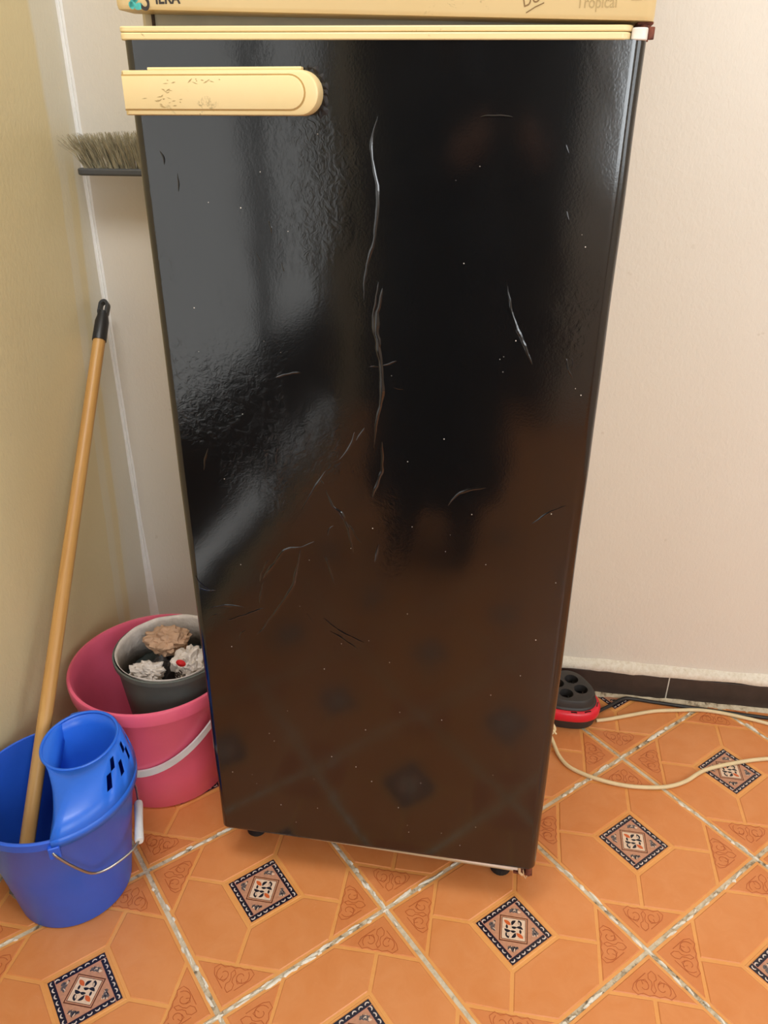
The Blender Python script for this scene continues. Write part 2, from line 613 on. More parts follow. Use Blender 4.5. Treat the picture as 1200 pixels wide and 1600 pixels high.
def make_tile():
    b = MB()
    b.box(-HS, HS, -HS, HS, -0.0095, -0.0012, 2)
    # margin lip
    for q in range(4):
        a = q * PI / 2
        # corner triangle at (+,+)
        tri = [(HS - 0.002, HS - 0.002), (HS - CUT, HS - 0.002), (HS - 0.002, HS - CUT)]
        raised(b, [rot2(p, a) for p in tri], 1)
        # hexagonal field on the +x side
        mid = HS - CUT / 2
        hexa = [(FR, -FR), (mid, -mid), (HS - 0.002, -(HS - CUT)), (HS - 0.002, HS - CUT), (mid, mid), (FR, FR)]
        raised(b, [rot2(p, a) for p in hexa], 0)
        # arabesque relief in the corner triangle, symmetric about the diagonal
        c = (HS - CUT * 0.37, HS - CUT * 0.37)
        def put(pts):
            for mirror in (1, -1):
                out = []
                for px, py in pts:        # local: +x towards the tile corner, y across
                    out.append(rot2(rot2((px, py * mirror), PI / 4, c), a))
                ribbon(b, out, 0.00062, 0.00035, 3)
        sp = []
        for k in range(17):
            t = k / 16
            ang = 2.4 - t * 6.5
            rr = 0.0135 * (1 - 0.72 * t)
            sp.append((-0.002 + rr * math.cos(ang), 0.0150 + rr * math.sin(ang)))
        put(sp)
        put([(0.026, 0.0), (0.020, 0.006), (0.012, 0.0065), (0.008, 0.002), (0.002, 0.0015), (-0.006, 0.004), (-0.012, 0.0)])
        put([(-0.0145, 0.0), (-0.017, 0.008), (-0.014, 0.017), (-0.0175, 0.026), (-0.010, 0.034), (0.000, 0.0305), (0.007, 0.024),
             (0.014, 0.017), (0.021, 0.010)])
        put([(0.004, 0.008), (0.010, 0.012), (0.007, 0.018), (0.001, 0.016)])
    # raised line round the motif
    for h0, h1 in ((0.0475, 0.0500),):
        for q in range(4):
            a = q * PI / 2
            pl = [(h0, -h0), (h1, -h1), (h1, h1), (h0, h0)]
            b.add([(*rot2(p, a), -0.0004) for p in pl], [(0, 1, 2, 3)], 2)
            b.add([(*rot2((h1, -h1), a), -0.0004), (*rot2((h1 + .0012, -h1 - .0012), a), -0.0012),
                   (*rot2((h1 + .0012, h1 + .0012), a), -0.0012), (*rot2((h1, h1), a), -0.0004)], [(0, 1, 2, 3)], 2)
    return b


def make_motif():
    b = MB()
    H = 0.0462
    L = [0]

    def flat(poly, mi, lvl):
        b.add([(x, y, -0.0002 + lvl * 0.00006) for x, y in poly], [tuple(range(len(poly)))], mi)

    b.box(-H, H, -H, H, -0.0012, -0.00021, 8)
    W = 0.0098
    for q in range(4):
        a = q * PI / 2
        # pinwheel border strip along +x side
        st = [(H - W, -H), (H, -H), (H, H - W - 0.0012), (H - W, H - W - 0.0012)]
        flat([rot2(p, a) for p in st], 0, 1)
        n = 7
        for k in range(n):
            cy = -H + 0.0062 + k * (2 * H - W - 0.0095) / (n - 1) * 0.985
            cx = H - W * 0.64
            pts = []
            for t in range(9):
                an = -PI * 0.42 + PI * 0.84 * t / 8
                pts.append((cx + 0.0041 * math.cos(an), cy + 0.0043 * math.sin(an)))
            for t in range(8, -1, -1):
                an = -PI * 0.42 + PI * 0.84 * t / 8
                pts.append((cx - 0.0011 + 0.0030 * math.cos(an), cy + 0.0033 * math.sin(an)))
            flat([rot2(p, a) for p in pts], 1, 2)
    I = H - W - 0.0012
    flat([(-I, -I), (I, -I), (I, I), (-I, I)], 2, 1)
    # diamond frame
    def dia(r):
        return [(r, 0), (0, r), (-r, 0), (0, -r)]
    flat(dia(I - 0.001), 3, 2)
    flat(dia(I - 0.0035), 2, 3)
    flat(dia(I - 0.0060), 3, 4)
    flat(dia(I - 0.0075), 4, 5)

    def leaf(cx, cy, ln, wd, an, mi, lvl=6, bend=0.0):
        if mi != 7 and lvl == 6:
            cx, cy, ln, wd = cx * 1.1, cy * 1.1, ln * 1.1, wd * 1.1
        pts = []
        for sgn in (1, -1):
            for t in range(7):
                u = (t / 6) if sgn > 0 else 1 - t / 6
                x = (u - 0.5) * ln
                y = sgn * wd * math.sin(PI * u) ** 0.8 + bend * math.sin(PI * u)
                if (sgn > 0 and t == 6) or (sgn < 0 and t == 6):
                    continue
                pts.append(rot2((x, y), an, (cx, cy)))
        flat(list(reversed(pts)), mi, lvl)

    leaf(0.0, 0.0140, 0.0135, 0.0032, 1.75, 6)
    leaf(0.0, -0.0140, 0.0135, 0.0032, 1.75, 6)
    for s_ in (1, -1):
        leaf(0.0075 * s_, 0.0075 * s_, 0.0115, 0.0025, 0.2, 5, bend=0.0018 * s_)
        leaf(0.0085 * s_, -0.0048 * s_, 0.0110, 0.0026, -1.0, 5, bend=0.0018 * s_)
        leaf(0.0150 * s_, 0.0016 * s_, 0.0110, 0.0030, 1.2, 5)
        leaf(0.0150 * s_, 0.0016 * s_, 0.0065, 0.0013, 1.2, 4, 7)
        leaf(0.0030 * s_, 0.0020 * s_, 0.0090, 0.0022, 2.4, 5, bend=0.001)
        leaf(-0.0055 * s_, 0.0095 * s_, 0.0075, 0.0018, 0.9, 5)
    rnd = random.Random(3)
    for q in range(4):
        a = q * PI / 2
        for k in range(46):
            u, v = rnd.random(), rnd.random()
            x = I - 0.0042 - 0.012 * u
            y = I - 0.0042 - (0.013 - 0.012 * u) * v - 0.002
            if x + y < I + 0.0045:
                continue
            p = rot2((x, y), a)
            leaf(p[0], p[1], rnd.uniform(0.004, 0.0085), rnd.uniform(0.0008, 0.0016), rnd.uniform(0, PI), rnd.choice([5, 7, 7, 4, 7]), 3 + k * 0.02)
    return b


tile_mb = make_tile()
tile_me = tile_mb.mesh('floor_tile', [M['tile'], M['tile_corner'], M['tile_line'], M['tile_relief']])
motif_me = make_motif().mesh('tile_motif', [M['motif_' + k] for k in ('navy', 'cresc', 'pink', 'brown', 'cream', 'leaf', 'orange', 'grey', 'line')])
for me in (tile_me, motif_me):
    me.update()


def clip_mesh(me, mw, name, planes):
    bm = bmesh.new()
    bm.from_mesh(me)
    bm.transform(mw)
    for co_, no in planes:
        g = bm.verts[:] + bm.edges[:] + bm.faces[:]
        bmesh.ops.bisect_plane(bm, geom=g, plane_co=co_, plane_no=no, clear_outer=True, dist=1e-6)
    if not bm.verts:
        bm.free()
        return None
    bm.transform(mw.inverted())
    n = bpy.data.meshes.new(name)
    bm.to_mesh(n)
    bm.free()
    for m_ in me.materials:
        n.materials.append(m_)
    return n


PL = [((0.004, 0, 0), (-1, 0, 0)), ((RX - 0.004, 0, 0), (1, 0, 0)), ((0, -0.014, 0), (0, 1, 0)), ((0, RY + 0.004, 0), (0, -1, 0))]
rt = random.Random(11)
for i in range(-12, 13):
    for j in range(-12, 13):
        c = TO + TU * (TS * (i + 0.5)) + TV * (TS * (j + 0.5))
        R_ = TS * 0.72
        if c.x < -R_ or c.x > RX + R_ or c.y > R_ or c.y < RY - R_:
            continue
        mw = Matrix.Translation(c) @ Matrix.Rotation(TA + rt.uniform(-0.004, 0.004), 4, 'Z')
        edge = c.x < R_ or c.x > RX - R_ or c.y > -R_ or c.y < RY + R_
        me = clip_mesh(tile_me, mw, 'floor_tile', PL) if edge else tile_me
        if me is None or not me.polygons:
            continue
        t = bpy.data.objects.new('floor_tile', me)
        COL.objects.link(t)
        t.parent = floor
        t.matrix_world = mw
        me2 = clip_mesh(motif_me, mw, 'tile_motif', PL) if edge else motif_me
        if me2 is None or not me2.polygons:
            continue
        mo = bpy.data.objects.new('tile_motif', me2)
        COL.objects.link(mo)
        mo.parent = t
        mo['label'] = 'navy and cream painted floral square in the tile centre'

# plaster smears along the joints (uncountable): one part of the floor
b = MB()
rs = random.Random(5)


def smear(cx, cy, ln, wd, an, h):
    n = rs.randint(9, 14)
    ring, mid = [], []
    for k in range(n):
        a = 2 * PI * k / n
        f_ = rs.uniform(0.6, 1.15)
        x, y = 0.5 * ln * math.cos(a) * f_, 0.5 * wd * math.sin(a) * f_
        ring.append((*rot2((x, y), an, (cx, cy)), -0.0018))
        mid.append((*rot2((x * 0.72, y * 0.66), an, (cx, cy)), h * rs.uniform(0.7, 1.1)))
    vs = ring + mid + [(cx, cy, h)]
    fs = [(k, (k + 1) % n, n + (k + 1) % n, n + k) for k in range(n)] + [(n + k, n + (k + 1) % n, 2 * n) for k in range(n)]
    b.add(vs, fs)


for axis in (0, 1):
    for li in range(-5, 6):
        along, across = (TU, TV) if axis == 0 else (TV, TU)
        s_ = -6 * TS
        an = math.atan2(along.y, along.x)
        while s_ < 6 * TS:
            s_ += rs.uniform(0.006, 0.034)
            p = TO + across * (li * TS + rs.choice([-1, 1]) * rs.uniform(0.0, 0.0045)) + along * s_
            if not (0.03 < p.x < 1.9 and -1.15 < p.y < -0.045):
                continue
            dens = noise.noise(Vector((p.x * 3.1, p.y * 3.1, axis * 5)))
            if dens < -0.12:
                continue
            big = rs.random() < 0.14
            smear(p.x, p.y, rs.uniform(0.008, 0.034) * (1.3 if big else 1), rs.uniform(0.0030, 0.0072) * (1.6 if big else 1),
                  an + rs.uniform(-0.12, 0.12), rs.uniform(0.0002, 0.0010))
tag(b.build('plaster_smears', M['plaster'], floor, smooth=60), kind='stuff')

# ------------------------------------------------------------------ baseboard of dark tiles with plaster along it
def ridge(name, along_x, x0, x1, zlo, zhi, th, parent, seed, n=140):
    b = MB()
    rings = []
    for k in range(n + 1):
        u = x0 + (x1 - x0) * k / n
        nz = noise.noise(Vector((u * 11, seed, 0))) * 0.5 + noise.noise(Vector((u * 45, seed, 3))) * 0.5
        nz2 = noise.noise(Vector((u * 19, seed, 9)))
        lo, hi = zlo + nz * 0.0065, zhi + nz2 * 0.004
        t_ = th * (1 + 0.3 * nz2)
        prof = [(0, lo), (t_ * 0.8, lo), (t_, lo + (hi - lo) * 0.35), (t_ * 0.75, hi - (hi - lo) * 0.3), (0, hi)]
        rings.append([(u, -d, z) if along_x else (d, u, z) for d, z in prof])
    b.loft(rings, True, True, True)
    return b.build(name, M['plaster'], parent, smooth=60)


bb = MB()
bb.box(0.011, RX, -0.0105, 0.0, 0.0, 0.066)
baseboard = struct(bb.build('baseboard_back', M['plaster']))
xs = [0.012, 0.33, 0.652, 0.971, 1.293, 1.615, 1.937, 2.259, 2.581, 2.898]
for k in range(len(xs) - 1):
    b = MB()
    b.box(xs[k] + 0.0016, xs[k + 1] - 0.0016, -0.0125 - 0.0008 * (k % 2), -0.0055, 0.003, 0.068)
    b.build('baseboard_tile', M['baseboard'], baseboard, bevel=0.0012)
tag(ridge('plaster_ridge', True, 0.02, RX - 0.01, 0.068, 0.094, 0.0155, baseboard, 1.7), 'white lumpy plaster line above the dark tiles')
b = MB()
rings = []
for k in range(161):
    u = 0.02 + (RX - 0.04) * k / 160
    nz = noise.noise(Vector((u * 14, 4, 0))) * 0.5 + noise.noise(Vector((u * 50, 4, 3))) * 0.5
    w = 0.011 + nz * 0.012
    rings.append([(u, -0.012, -0.002), (u, -0.012, 0.006 + nz * 0.004), (u, -0.013 - w * 0.5, 0.0035), (u, -0.014 - w, -0.002)])
b.loft(rings, True, True, True)
tag(b.build('floor_joint_plaster', M['grout'], baseboard, smooth=60))

# ------------------------------------------------------------------ refrigerator
FY = -0.63
fr = empty('refrigerator', (0.675, -0.63, 0), 'cream refrigerator with its lower door wrapped in glossy black vinyl', 'refrigerator')
fr.rotation_euler = (0, 0, math.radians(-1.75))


def under(o, root):
    """keep world placement when parented to a root Empty"""
    o.matrix_parent_inverse = Matrix.Translation(-root.location)
    return o


def door_profile(x0, x1, y0, y1, r, n=8):
    pts = []
    for k in range(n + 1):
        a = PI + (PI / 2) * k / n
        pts.append((x0 + r + r * math.cos(a), y0 + r + r * math.sin(a)))
    for k in range(n + 1):
        a = 1.5 * PI + (PI / 2) * k / n
        pts.append((x1 - r + r * math.cos(a), y0 + r + r * math.sin(a)))
    pts += [(x1, y1), (x0, y1)]
    return pts


b = MB()
b.box(0.4005, 0.9595, -0.575, -0.045, 0.035, 1.755)
under(b.build('cabinet_body', M['cabinet'], fr, bevel=0.006), fr)
b = MB()
b.box(0.4205, 0.952, -0.5805, -0.5745, 1.333, 1.362)
under(b.build('door_divider', M['gasket'], fr), fr)
b = MB()
b.box(0.4172, 0.4204, -0.5825, -0.5745, 1.332, 1.361)
under(b.build('gasket_edge', M['gasket_dark'], fr), fr)

# lower door, black vinyl
b = MB()
prof = door_profile(0.3995, 0.9605, FY, -0.583, 0.0145)
zs = [0.1125, 0.1165] + [0.12 + (1.3225 - 0.12) * k / 40 for k in range(41)] + [1.3235]
rings = []
for z in zs:
    ring = []
    for x, y in prof:
        wob_ = 0.0009 * noise.noise(Vector((x * 4, z * 9, 1.3))) if abs(x - 0.68) > 0.272 else 0
        ins = 0.003 if z == 0.1125 else 0
        u_ = (x - 0.3995) / 0.561
        dz = (-0.0065 + 0.014 * (u_ - 0.5)) * (1 - (z - 0.1125) / 1.211) - 0.0056 * (u_ - 0.5) * (z - 0.1125) / 1.211
        ring.append((x + wob_ * (1 if x < 0.6 else -1), y + ins, z + dz))
    rings.append(ring)
b.loft(rings, True, True, True)
door = under(b.build('lower_door', M['vinyl'], fr, smooth=40), fr)
tag(door, 'lower door covered in wrinkled glossy black vinyl')


def sub(o, lab=None):
    o.matrix_parent_inverse = Matrix.Translation(-fr.location)
    # door itself carries an inverse, so its children need the identity
    o.matrix_parent_inverse = Matrix.Identity(4)
    if lab:
        o['label'] = lab
    return o


b = MB()
p1 = door_profile(0.3980, 0.9445, FY - 0.0018, -0.584, 0.010)
b.prism(p1, 1.3232, 1.3300)
b.prism(door_profile(0.3970, 0.9460, FY - 0.0003, -0.584, 0.010), 1.3306, 1.3362)
sub(b.build('top_trim', M['cream_plastic'], door, bevel=0.0012, smooth=40), 'cream plastic trim along the top of the black door')
b = MB()
b.prism(door_profile(0.9448, 0.9605, FY - 0.001, -0.584, 0.006), 1.3230, 1.3340)
sub(b.build('trim_corner', M['white_chip'], door, bevel=0.0012, smooth=40), 'chipped white corner of the trim at the hinge')

for o in door.children:
    for v in o.data.vertices:
        v.co.z -= 0.0056 * ((v.co.x - 0.3995) / 0.561 - 0.5)
# handle: plate with a rounded right end, and a raised inner face
def stadium(x0, x1, z0, z1, n=14, left_r=0.004):
    r = (z1 - z0) / 2
    cz = (z0 + z1) / 2
    pts = [(x0, z0)]
    for k in range(n + 1):
        a = -PI / 2 + PI * k / n
        pts.append((x1 - r + r * math.cos(a), cz + r * math.sin(a)))
    pts.append((x0, z1))
    return pts


def front_prism(b, poly, y_back, y_front, inset=0.0, mi=0):
    mid = [(x, y_front + inset, z) for x, z in poly]
    top = [(x, y_front, z) for x, z in poly_inset(poly, inset)] if inset else None
    rings = [[(x, y_back, z) for x, z in poly], mid]
    if top:
        q = poly_inset(poly, inset * 0.3)
        rings.append([(x, y_front + inset * 0.3, z) for x, z in q])
        rings.append(top)
    b.loft(rings, True, True, True, mi)


b = MB()
front_prism(b, stadium(0.4068, 0.6285, 1.2520, 1.2960), FY - 0.0002, FY - 0.0205, 0.0035)
hd = sub(b.build('handle', M['cream_plastic'], door, smooth=35), 'cream handle plate with a round right end')
# wrap of the handle round the door's left edge
b = MB()
b.prism([(0.3975, -0.6015), (0.3975, FY + 0.002), (0.4010, FY - 0.010), (0.4070, FY - 0.0168), (0.4072, FY - 0.0005), (0.3992, FY + 0.006), (0.3992, -0.6015)][::-1], 1.2520, 1.2960)
sub(b.build('handle_end', M['cream_plastic'], door, bevel=0.001, smooth=40))
b = MB()
front_prism(b, stadium(0.4060, 0.6125, 1.2582, 1.2904), FY - 0.0204, FY - 0.0219, 0.0008)
sub(b.build('handle_face', M['cream_plastic'], door, smooth=35))
b = MB()
ol = stadium(0.4055, 0.6143, 1.2567, 1.2919)
il = stadium(0.4055, 0.6127, 1.2581, 1.2905)
n_ = len(ol)
b.add([(x, FY - 0.02065, z) for x, z in ol] + [(x, FY - 0.02065, z) for x, z in il],
      [(k, k + 1, n_ + k + 1, n_ + k) for k in range(n_ - 1)])
sub(b.build('handle_groove', simple('handle_line_brown', rgb(176, 140, 78), 0.6), door), 'brown line round the handle face')  # flat brown ring drawn round the raised face
b = MB()
b.box(0.4325, 0.608, FY - 0.012, FY - 0.002, 1.2960, 1.2990)
sub(b.build('handle_lip', M['cream_plastic'], door, bevel=0.001))
# grime marks on the handle: short raised scratches
b = MB()
rg = random.Random(2)
for k in range(34):
    if k < 22:
        x, z = 0.451 + rg.gauss(0, 0.009), 1.2680 + rg.gauss(0, 0.0045)
    else:
        x, z = 0.470 + rg.uniform(-0.02, 0.05), 1.2855 + rg.gauss(0, 0.0022)
    if not 1.2595 < z < 1.2890:
        continue
    a = rg.uniform(-0.5, 0.7)
    l_, w_ = rg.uniform(0.001, 0.004), rg.uniform(0.0003, 0.0007)
    pts = [rot2(p, a, (x, z)) for p in ((-l_, 0), (0, -w_), (l_, 0), (0, w_))]
    b.add([(p[0], FY - 0.02205, p[1]) for p in pts], [(0, 1, 2, 3)])
tag(sub(b.build('handle_scuffs', M['grey_ink'], door), 'dark scuff marks on the handle'), kind='stuff')
# torn vinyl round the end of the handle
b = MB()
for ang, rr, sz in ((0.95, 0.0272, 0.0062), (0.62, 0.0262, 0.0045), (0.25, 0.0258, 0.005), (0.02, 0.0252, 0.004), (-0.35, 0.0262, 0.0062),
                    (-0.62, 0.0275, 0.0075), (-0.85, 0.0268, 0.0045), (1.25, 0.0258, 0.0035)):
    cx, cz = 0.606 + rr * math.cos(ang), 1.274 + rr * math.sin(ang)
    n = 9
    ring = []
    for k in range(n):
        a = 2 * PI * k / n
        f_ = rg.uniform(0.55, 1.25)
        ring.append((cx + sz * 0.8 * math.cos(a) * f_, FY - 0.0001, cz + sz * math.sin(a) * f_))
    b.add(ring + [(cx, FY - 0.0022, cz)], [(k, (k + 1) % n, n) for k in range(n)])
sub(b.build('torn_vinyl', M['black_rubber'], door), 'ragged torn vinyl edge round the handle end')

# wrinkles pressed up in the vinyl: x, z on the door face
WR = [[(.6884,1.2531),(.6812,1.2216),(.6884,1.1758),(.6847,1.1276),(.6746,1.0914),(.6712,1.054)],[(.69,1.0772),(.6829,1.0315),(.6869,1.0081),(.6925,.9763),(.6943,.9349),(.6885,.9087),(.6825,.864)],[(.6947,1.07),(.6869,1.0278),(.6917,.9965)],[(.6945,.8739),(.6946,.8375),(.6886,.8136),(.6797,.789)],[(.6587,.8846),(.6498,.8614),(.6363,.842)],[(.6716,.8918),(.6594,.8712)],[(.6183,.8265),(.6089,.8114),(.5993,.7962),(.5795,.7598)],[(.6073,.8189),(.6106,.8097),(.614,.8052)],[(.6156,.7976),(.6257,.7742),(.639,.7606),(.6477,.7364),(.6536,.701)],[(.6479,.7485),(.6576,.7293),(.6648,.7177)],[(.5769,.7032),(.5527,.6953),(.5317,.6662),(.5154,.6424)],[(.5981,.7148),(.5846,.7072),(.5749,.7019)],[(.5767,.7),(.5672,.6594),(.5589,.6309),(.5371,.5943),(.5116,.5583)],[(.5172,.6393),(.5118,.6196),(.5073,.5986)],[(.5275,.6766),(.5164,.6569),(.511,.6363)],[(.424,.5788),(.4558,.5887),(.4833,.5886)],[(.4532,.5601),(.4854,.5761),(.5139,.5913)],[(.4219,.5584),(.43,.5666),(.4407,.5704)],[(.5206,.5713),(.5089,.5497),(.498,.5398)],[(.4832,.5486),(.4729,.5364),(.4698,.5238)],[(.6942,.9756),(.7031,.9777),(.7127,.9823)],[(.6763,.9729),(.6844,.9742),(.6917,.9738)],[(.709,.9484),(.7147,.9471),(.7221,.9467)],[(.6142,.6914),(.6192,.6707),(.627,.639)],[(.6105,.6932),(.6175,.6759),(.621,.6655)],[(.5816,.5907),(.5871,.5799),(.5927,.5714)],[(.6061,.5858),(.6301,.5658),(.6691,.5477)],[(.6152,.5639),(.6347,.5512),(.6592,.5345)],[(.8412,1.0792),(.8489,1.0466),(.8625,1.017),(.8687,1.0058),(.8779,.9868)],[(.849,1.0451),(.8581,1.0244),(.8654,1.0095)],[(.9168,.9968),(.9203,.9853),(.9262,.9722)],[(.9227,.9971),(.9262,.9856)],[(.5542,.9516),(.5716,.9577),(.5887,.9604)],[(.4096,.6357),(.4211,.6201),(.4375,.6106)],[(.4125,.6156),(.4244,.6125),(.4408,.6133)],[(.4518,.846),(.4465,.8313),(.4416,.8116)],[(.4314,1.2159),(.4345,1.2091),(.4349,1.2003)],[(.4506,1.1923),(.4505,1.1785),(.4489,1.1714)],[(.5581,1.142),(.5608,1.135),(.5602,1.1256)],[(.7992,1.2523),(.816,1.2529),(.8342,1.2518)],[(.8919,1.2267),(.8956,1.2175)],[(.8991,1.1602),(.9036,1.1504)],[(.5396,1.1053),(.5453,1.0944)],[(.6904,.7204),(.6868,.7046),(.6849,.6887)],[(.617,.7251),(.6202,.7376),(.6267,.7424)],[(.7843,.7891),(.8004,.8095),(.8334,.8199)],[(.8956,.7712),(.9184,.7924),(.9377,.8035)],[(.571,1.0953),(.5736,1.0842)]]
b = MB()


def crease(pts, w, h):
    P = spline([(x, FY, z) for x, z in pts], 7)
    n = len(P)
    rows = []
    for i, p in enumerate(P):
        d = (P[min(i + 1, n - 1)] - P[max(i - 1, 0)]).normalized()
        q = Vector((-d.z, 0, d.x))
        t = math.sin(PI * (i + 0.02) / (n - 0.96)) ** 0.6
        wig = 0.0012 * noise.noise(Vector((p.x * 90, p.z * 90, 0)))
        p = p + q * wig
        t *= 0.75 + 0.5 * noise.noise(Vector((p.x * 60, p.z * 60, 5)))
        row = []
        for u, g in ((-1, 0), (-0.55, 0.42), (-0.15, 0.95), (0.12, 1.0), (0.5, 0.45), (1, 0)):
            row.append(p + q * (w * u * max(t, 0.12)) + Vector((0, -h * g * max(t, 0) + 0.00004, 0)))
        rows.append(row)
    b.loft(rows, False)


for k, pts in enumerate(WR):
    strong = k in (1, 2, 3, 8, 12, 10)
    L_ = sum((Vector(pts[i]) - Vector(pts[i + 1])).length for i in range(len(pts) - 1))
    q_ = min(1.0, 0.35 + L_ / 0.09)
    crease(pts, (0.0036 if strong else 0.0027) * q_, (0.0014 if strong else 0.0009) * q_)
wr = sub(b.build('vinyl_wrinkles', M['vinyl'], door, smooth=80, fix=False), 'thin creases raised in the black vinyl')
wr['kind'] = 'stuff'

# dust specks stuck on the vinyl
b = MB()
rd = random.Random(21)
for k in range(70):
    x, z = rd.uniform(0.42, 0.94), rd.uniform(0.14, 1.24)
    r = rd.uniform(0.0003, 0.0008)
    ring = [(x + r * math.cos(a), FY - 0.0001, z + r * math.sin(a)) for a in [2 * PI * q / 6 for q in range(6)]]
    b.add(ring + [(x, FY - 0.0006, z)], [(q, (q + 1) % 6, 6) for q in range(6)])
tag(sub(b.build('dust_specks', M['white_chip'], door), 'tiny pale dust specks on the vinyl'), kind='stuff')
# hinge pins, feet, bottom edge
b = MB()
b.tube([(0.9575, -0.612, 1.320), (0.9575, -0.612, 1.344)], 0.0055, 10)
b.box(0.950, 0.9655, -0.618, -0.566, 1.3345, 1.3370)
b.tube([(0.9635, -0.6235, 1.321), (0.9635, -0.6235, 1.332)], 0.0035, 8)
under(b.build('upper_hinge', M['rust'], fr, bevel=0.0008), fr)
b = MB()
b.box(0.925, 0.957, -0.621, -0.54, 0.090, 0.094)
b.tube([(0.950, -0.617, 0.090), (0.950, -0.617, 0.113)], 0.006, 10)
b.tube([(0.938, -0.620, 0.092), (0.938, -0.620, 0.111)], 0.0045, 10)
under(b.build('lower_hinge', M['rust'], fr), fr)
b = MB()
b.tube([(0.941, -0.624, 0.106), (0.9425, -0.627, 0.096), (0.946, -0.628, 0.091), (0.948, -0.627, 0.096)], 0.0011, 6)
b.tube([(0.934, -0.626, 0.113), (0.935, -0.629, 0.104), (0.940, -0.629, 0.099)], 0.0024, 6)
sub(b.build('peeling_strip', simple('old_tape', rgb(196, 160, 120), 0.6), door), 'peeled pale strip hanging at the lower hinge')
b = MB()
rings = []
for k in range(21):
    u = k / 20
    x = 0.775 + 0.157 * u
    drop = 0.0075 * math.sin(min(1, u * 1.6) * PI / 2)
    rings.append([(x, FY + 0.004, 0.1145), (x, FY + 0.004, 0.1125 - drop), (x, FY + 0.034, 0.1125 - drop), (x, FY + 0.034, 0.1145)])
b.loft(rings, True, True, True)
sub(b.build('bottom_edge', M['white_chip'], door), 'bare white plastic edge below the vinyl')
b = MB()
b.box(0.416, 0.434, -0.622, -0.597, 0.096, 0.1145)
sub(b.build('edge_chip', M['white_chip'], door, bevel=0.005), 'white chip showing under the left corner')
for x in (0.431, 0.905):
    for y in (-0.542, -0.12):
        b = MB()
        b.lathe([(0.016, 0.0), (0.019, 0.004), (0.017, 0.016), (0.008, 0.018), (0.008, 0.040)], (x, y), 20, True, True)
        under(b.build('foot', M['black_rubber'], fr, smooth=40), fr)

# freezer door above the gap
b = MB()
prof = door_profile(0.3975, 0.9650, FY - 0.002, -0.583, 0.012)


def zb(x):
    return 1.3550 - (x - 0.398) / 0.567 * 0.0185


rings = [[(x, y + (0.003 if y < -0.6 else 0), zb(x)) for x, y in prof], [(x, y, zb(x) + 0.004) for x, y in prof],
         [(x, y, 1.745) for x, y in prof], [(x, y + 0.004, 1.75) for x, y in prof]]
b.loft(rings, True, True, True)
fz = under(b.build('freezer_door', M['cream_plastic'], fr, smooth=40), fr)
tag(fz, 'cream freezer door above the narrow gap')
FZ = FY - 0.0022
sub(text_part('brand_lettering', 'IERA', 0.0150, (0.4465, FZ, 1.3585), M['black_ink'], fz, sx=0.92, bold=0.0004))
sub(text_part('brand_initial', 'S', 0.034, (0.4290, FZ, 1.3530), M['black_ink'], fz, sx=0.72, bold=0.0003))
b = MB()
for (cx, cz, a_, l_, w_) in ((0.4215, 1.361, 0.9, 0.013, 0.0033), (0.427, 1.3565, 0.2, 0.010, 0.0033), (0.419, 1.3575, 2.2, 0.008, 0.003), (0.425, 1.367, 1.3, 0.015, 0.004)):
    pts = []
    for k in range(12):
        t = 2 * PI * k / 12
        pts.append(rot2((l_ / 2 * math.cos(t), w_ * math.sin(t)), a_, (cx, cz)))
    b.add([(p[0], FZ - 0.0002, p[1]) for p in pts], [tuple(range(12))])
sub(b.build('leaf_emblem', M['teal_ink'], fz), 'teal leaf-like print beside the lettering')
sub(text_part('pen_scribble', 'DUO', 0.0155, (0.8365, FZ, 1.3490), M['brown_ink'], fz, rot=(PI / 2, -0.32, 0), shear=0.1, sx=0.8))
b = MB()
b.tube([(0.8397, FZ - 0.0002, 1.3446), (0.848, FZ - 0.0002, 1.3493), (0.8565, FZ - 0.0002, 1.3528)], 0.0005, 6)
sub(b.build('pen_underline', M['brown_ink'], fz))
sub(text_part('faded_lettering', 'Tropical', 0.0150, (0.8880, FZ, 1.3478), M['grey_ink'], fz, sx=0.78))
b = MB()
for x0, x1 in ((0.9400, 0.9500), (0.952, 0.954)):
    b.box(x0, x1, FZ - 0.0003, FZ, 1.3535, 1.3555)
sub(b.build('label_edge', M['grey_ink'], fz))

# ------------------------------------------------------------------ blue mop bucket
BC = Vector((0.140, -0.694))
bk = empty('mop_bucket', (BC.x, BC.y, 0), 'large blue plastic mop bucket with a wringer, standing by the cream wall', 'bucket')
BR, BB, BH = 0.131, 0.097, 0.25


def at(o, root=bk):
    o.matrix_parent_inverse = Matrix.Identity(4)
    return o


b = MB()
th = 0.0025
b.lathe([(0.02, 0.006), (BB - 0.006, 0.006), (BB - 0.004, 0.0), (BB, 0.003), (BB + (BR - BB) * 0.5, BH * 0.5), (BR - 0.0015, BH - 0.02), (BR, BH - 0.018),
         (BR + 0.003, BH - 0.016), (BR + 0.0035, BH - 0.002), (BR + 0.001, BH), (BR - 0.002, BH - 0.001), (BR - 0.0035, BH - 0.02),
         (BB + (BR - BB) * 0.5 - th, BH * 0.5), (BB - th, 0.010), (0.02, 0.009)], n=72, cap0=True, cap1=True)
b.build('bucket_shell', M['blue_plastic'], bk, smooth=40)
# wringer: half collar on the rim rising to a round opening with an inner cone
A0, A1 = math.radians(-61), math.radians(108)
AP = math.radians(-60)
N = 60
oc = Vector((0.026, 0.060, 0.279))


def wring_base(k, rr, z):
    if k < N // 2:
        a = A0 + (A1 - A0) * k / (N // 2)
        return Vector((rr * math.cos(a), rr * math.sin(a), z))
    u = (k - N // 2) / (N // 2)
    a = A1
    p, q = Vector((rr * math.cos(a), rr * math.sin(a), z)), Vector((rr * math.cos(A0), rr * math.sin(A0), z))
    return p.lerp(q, u)


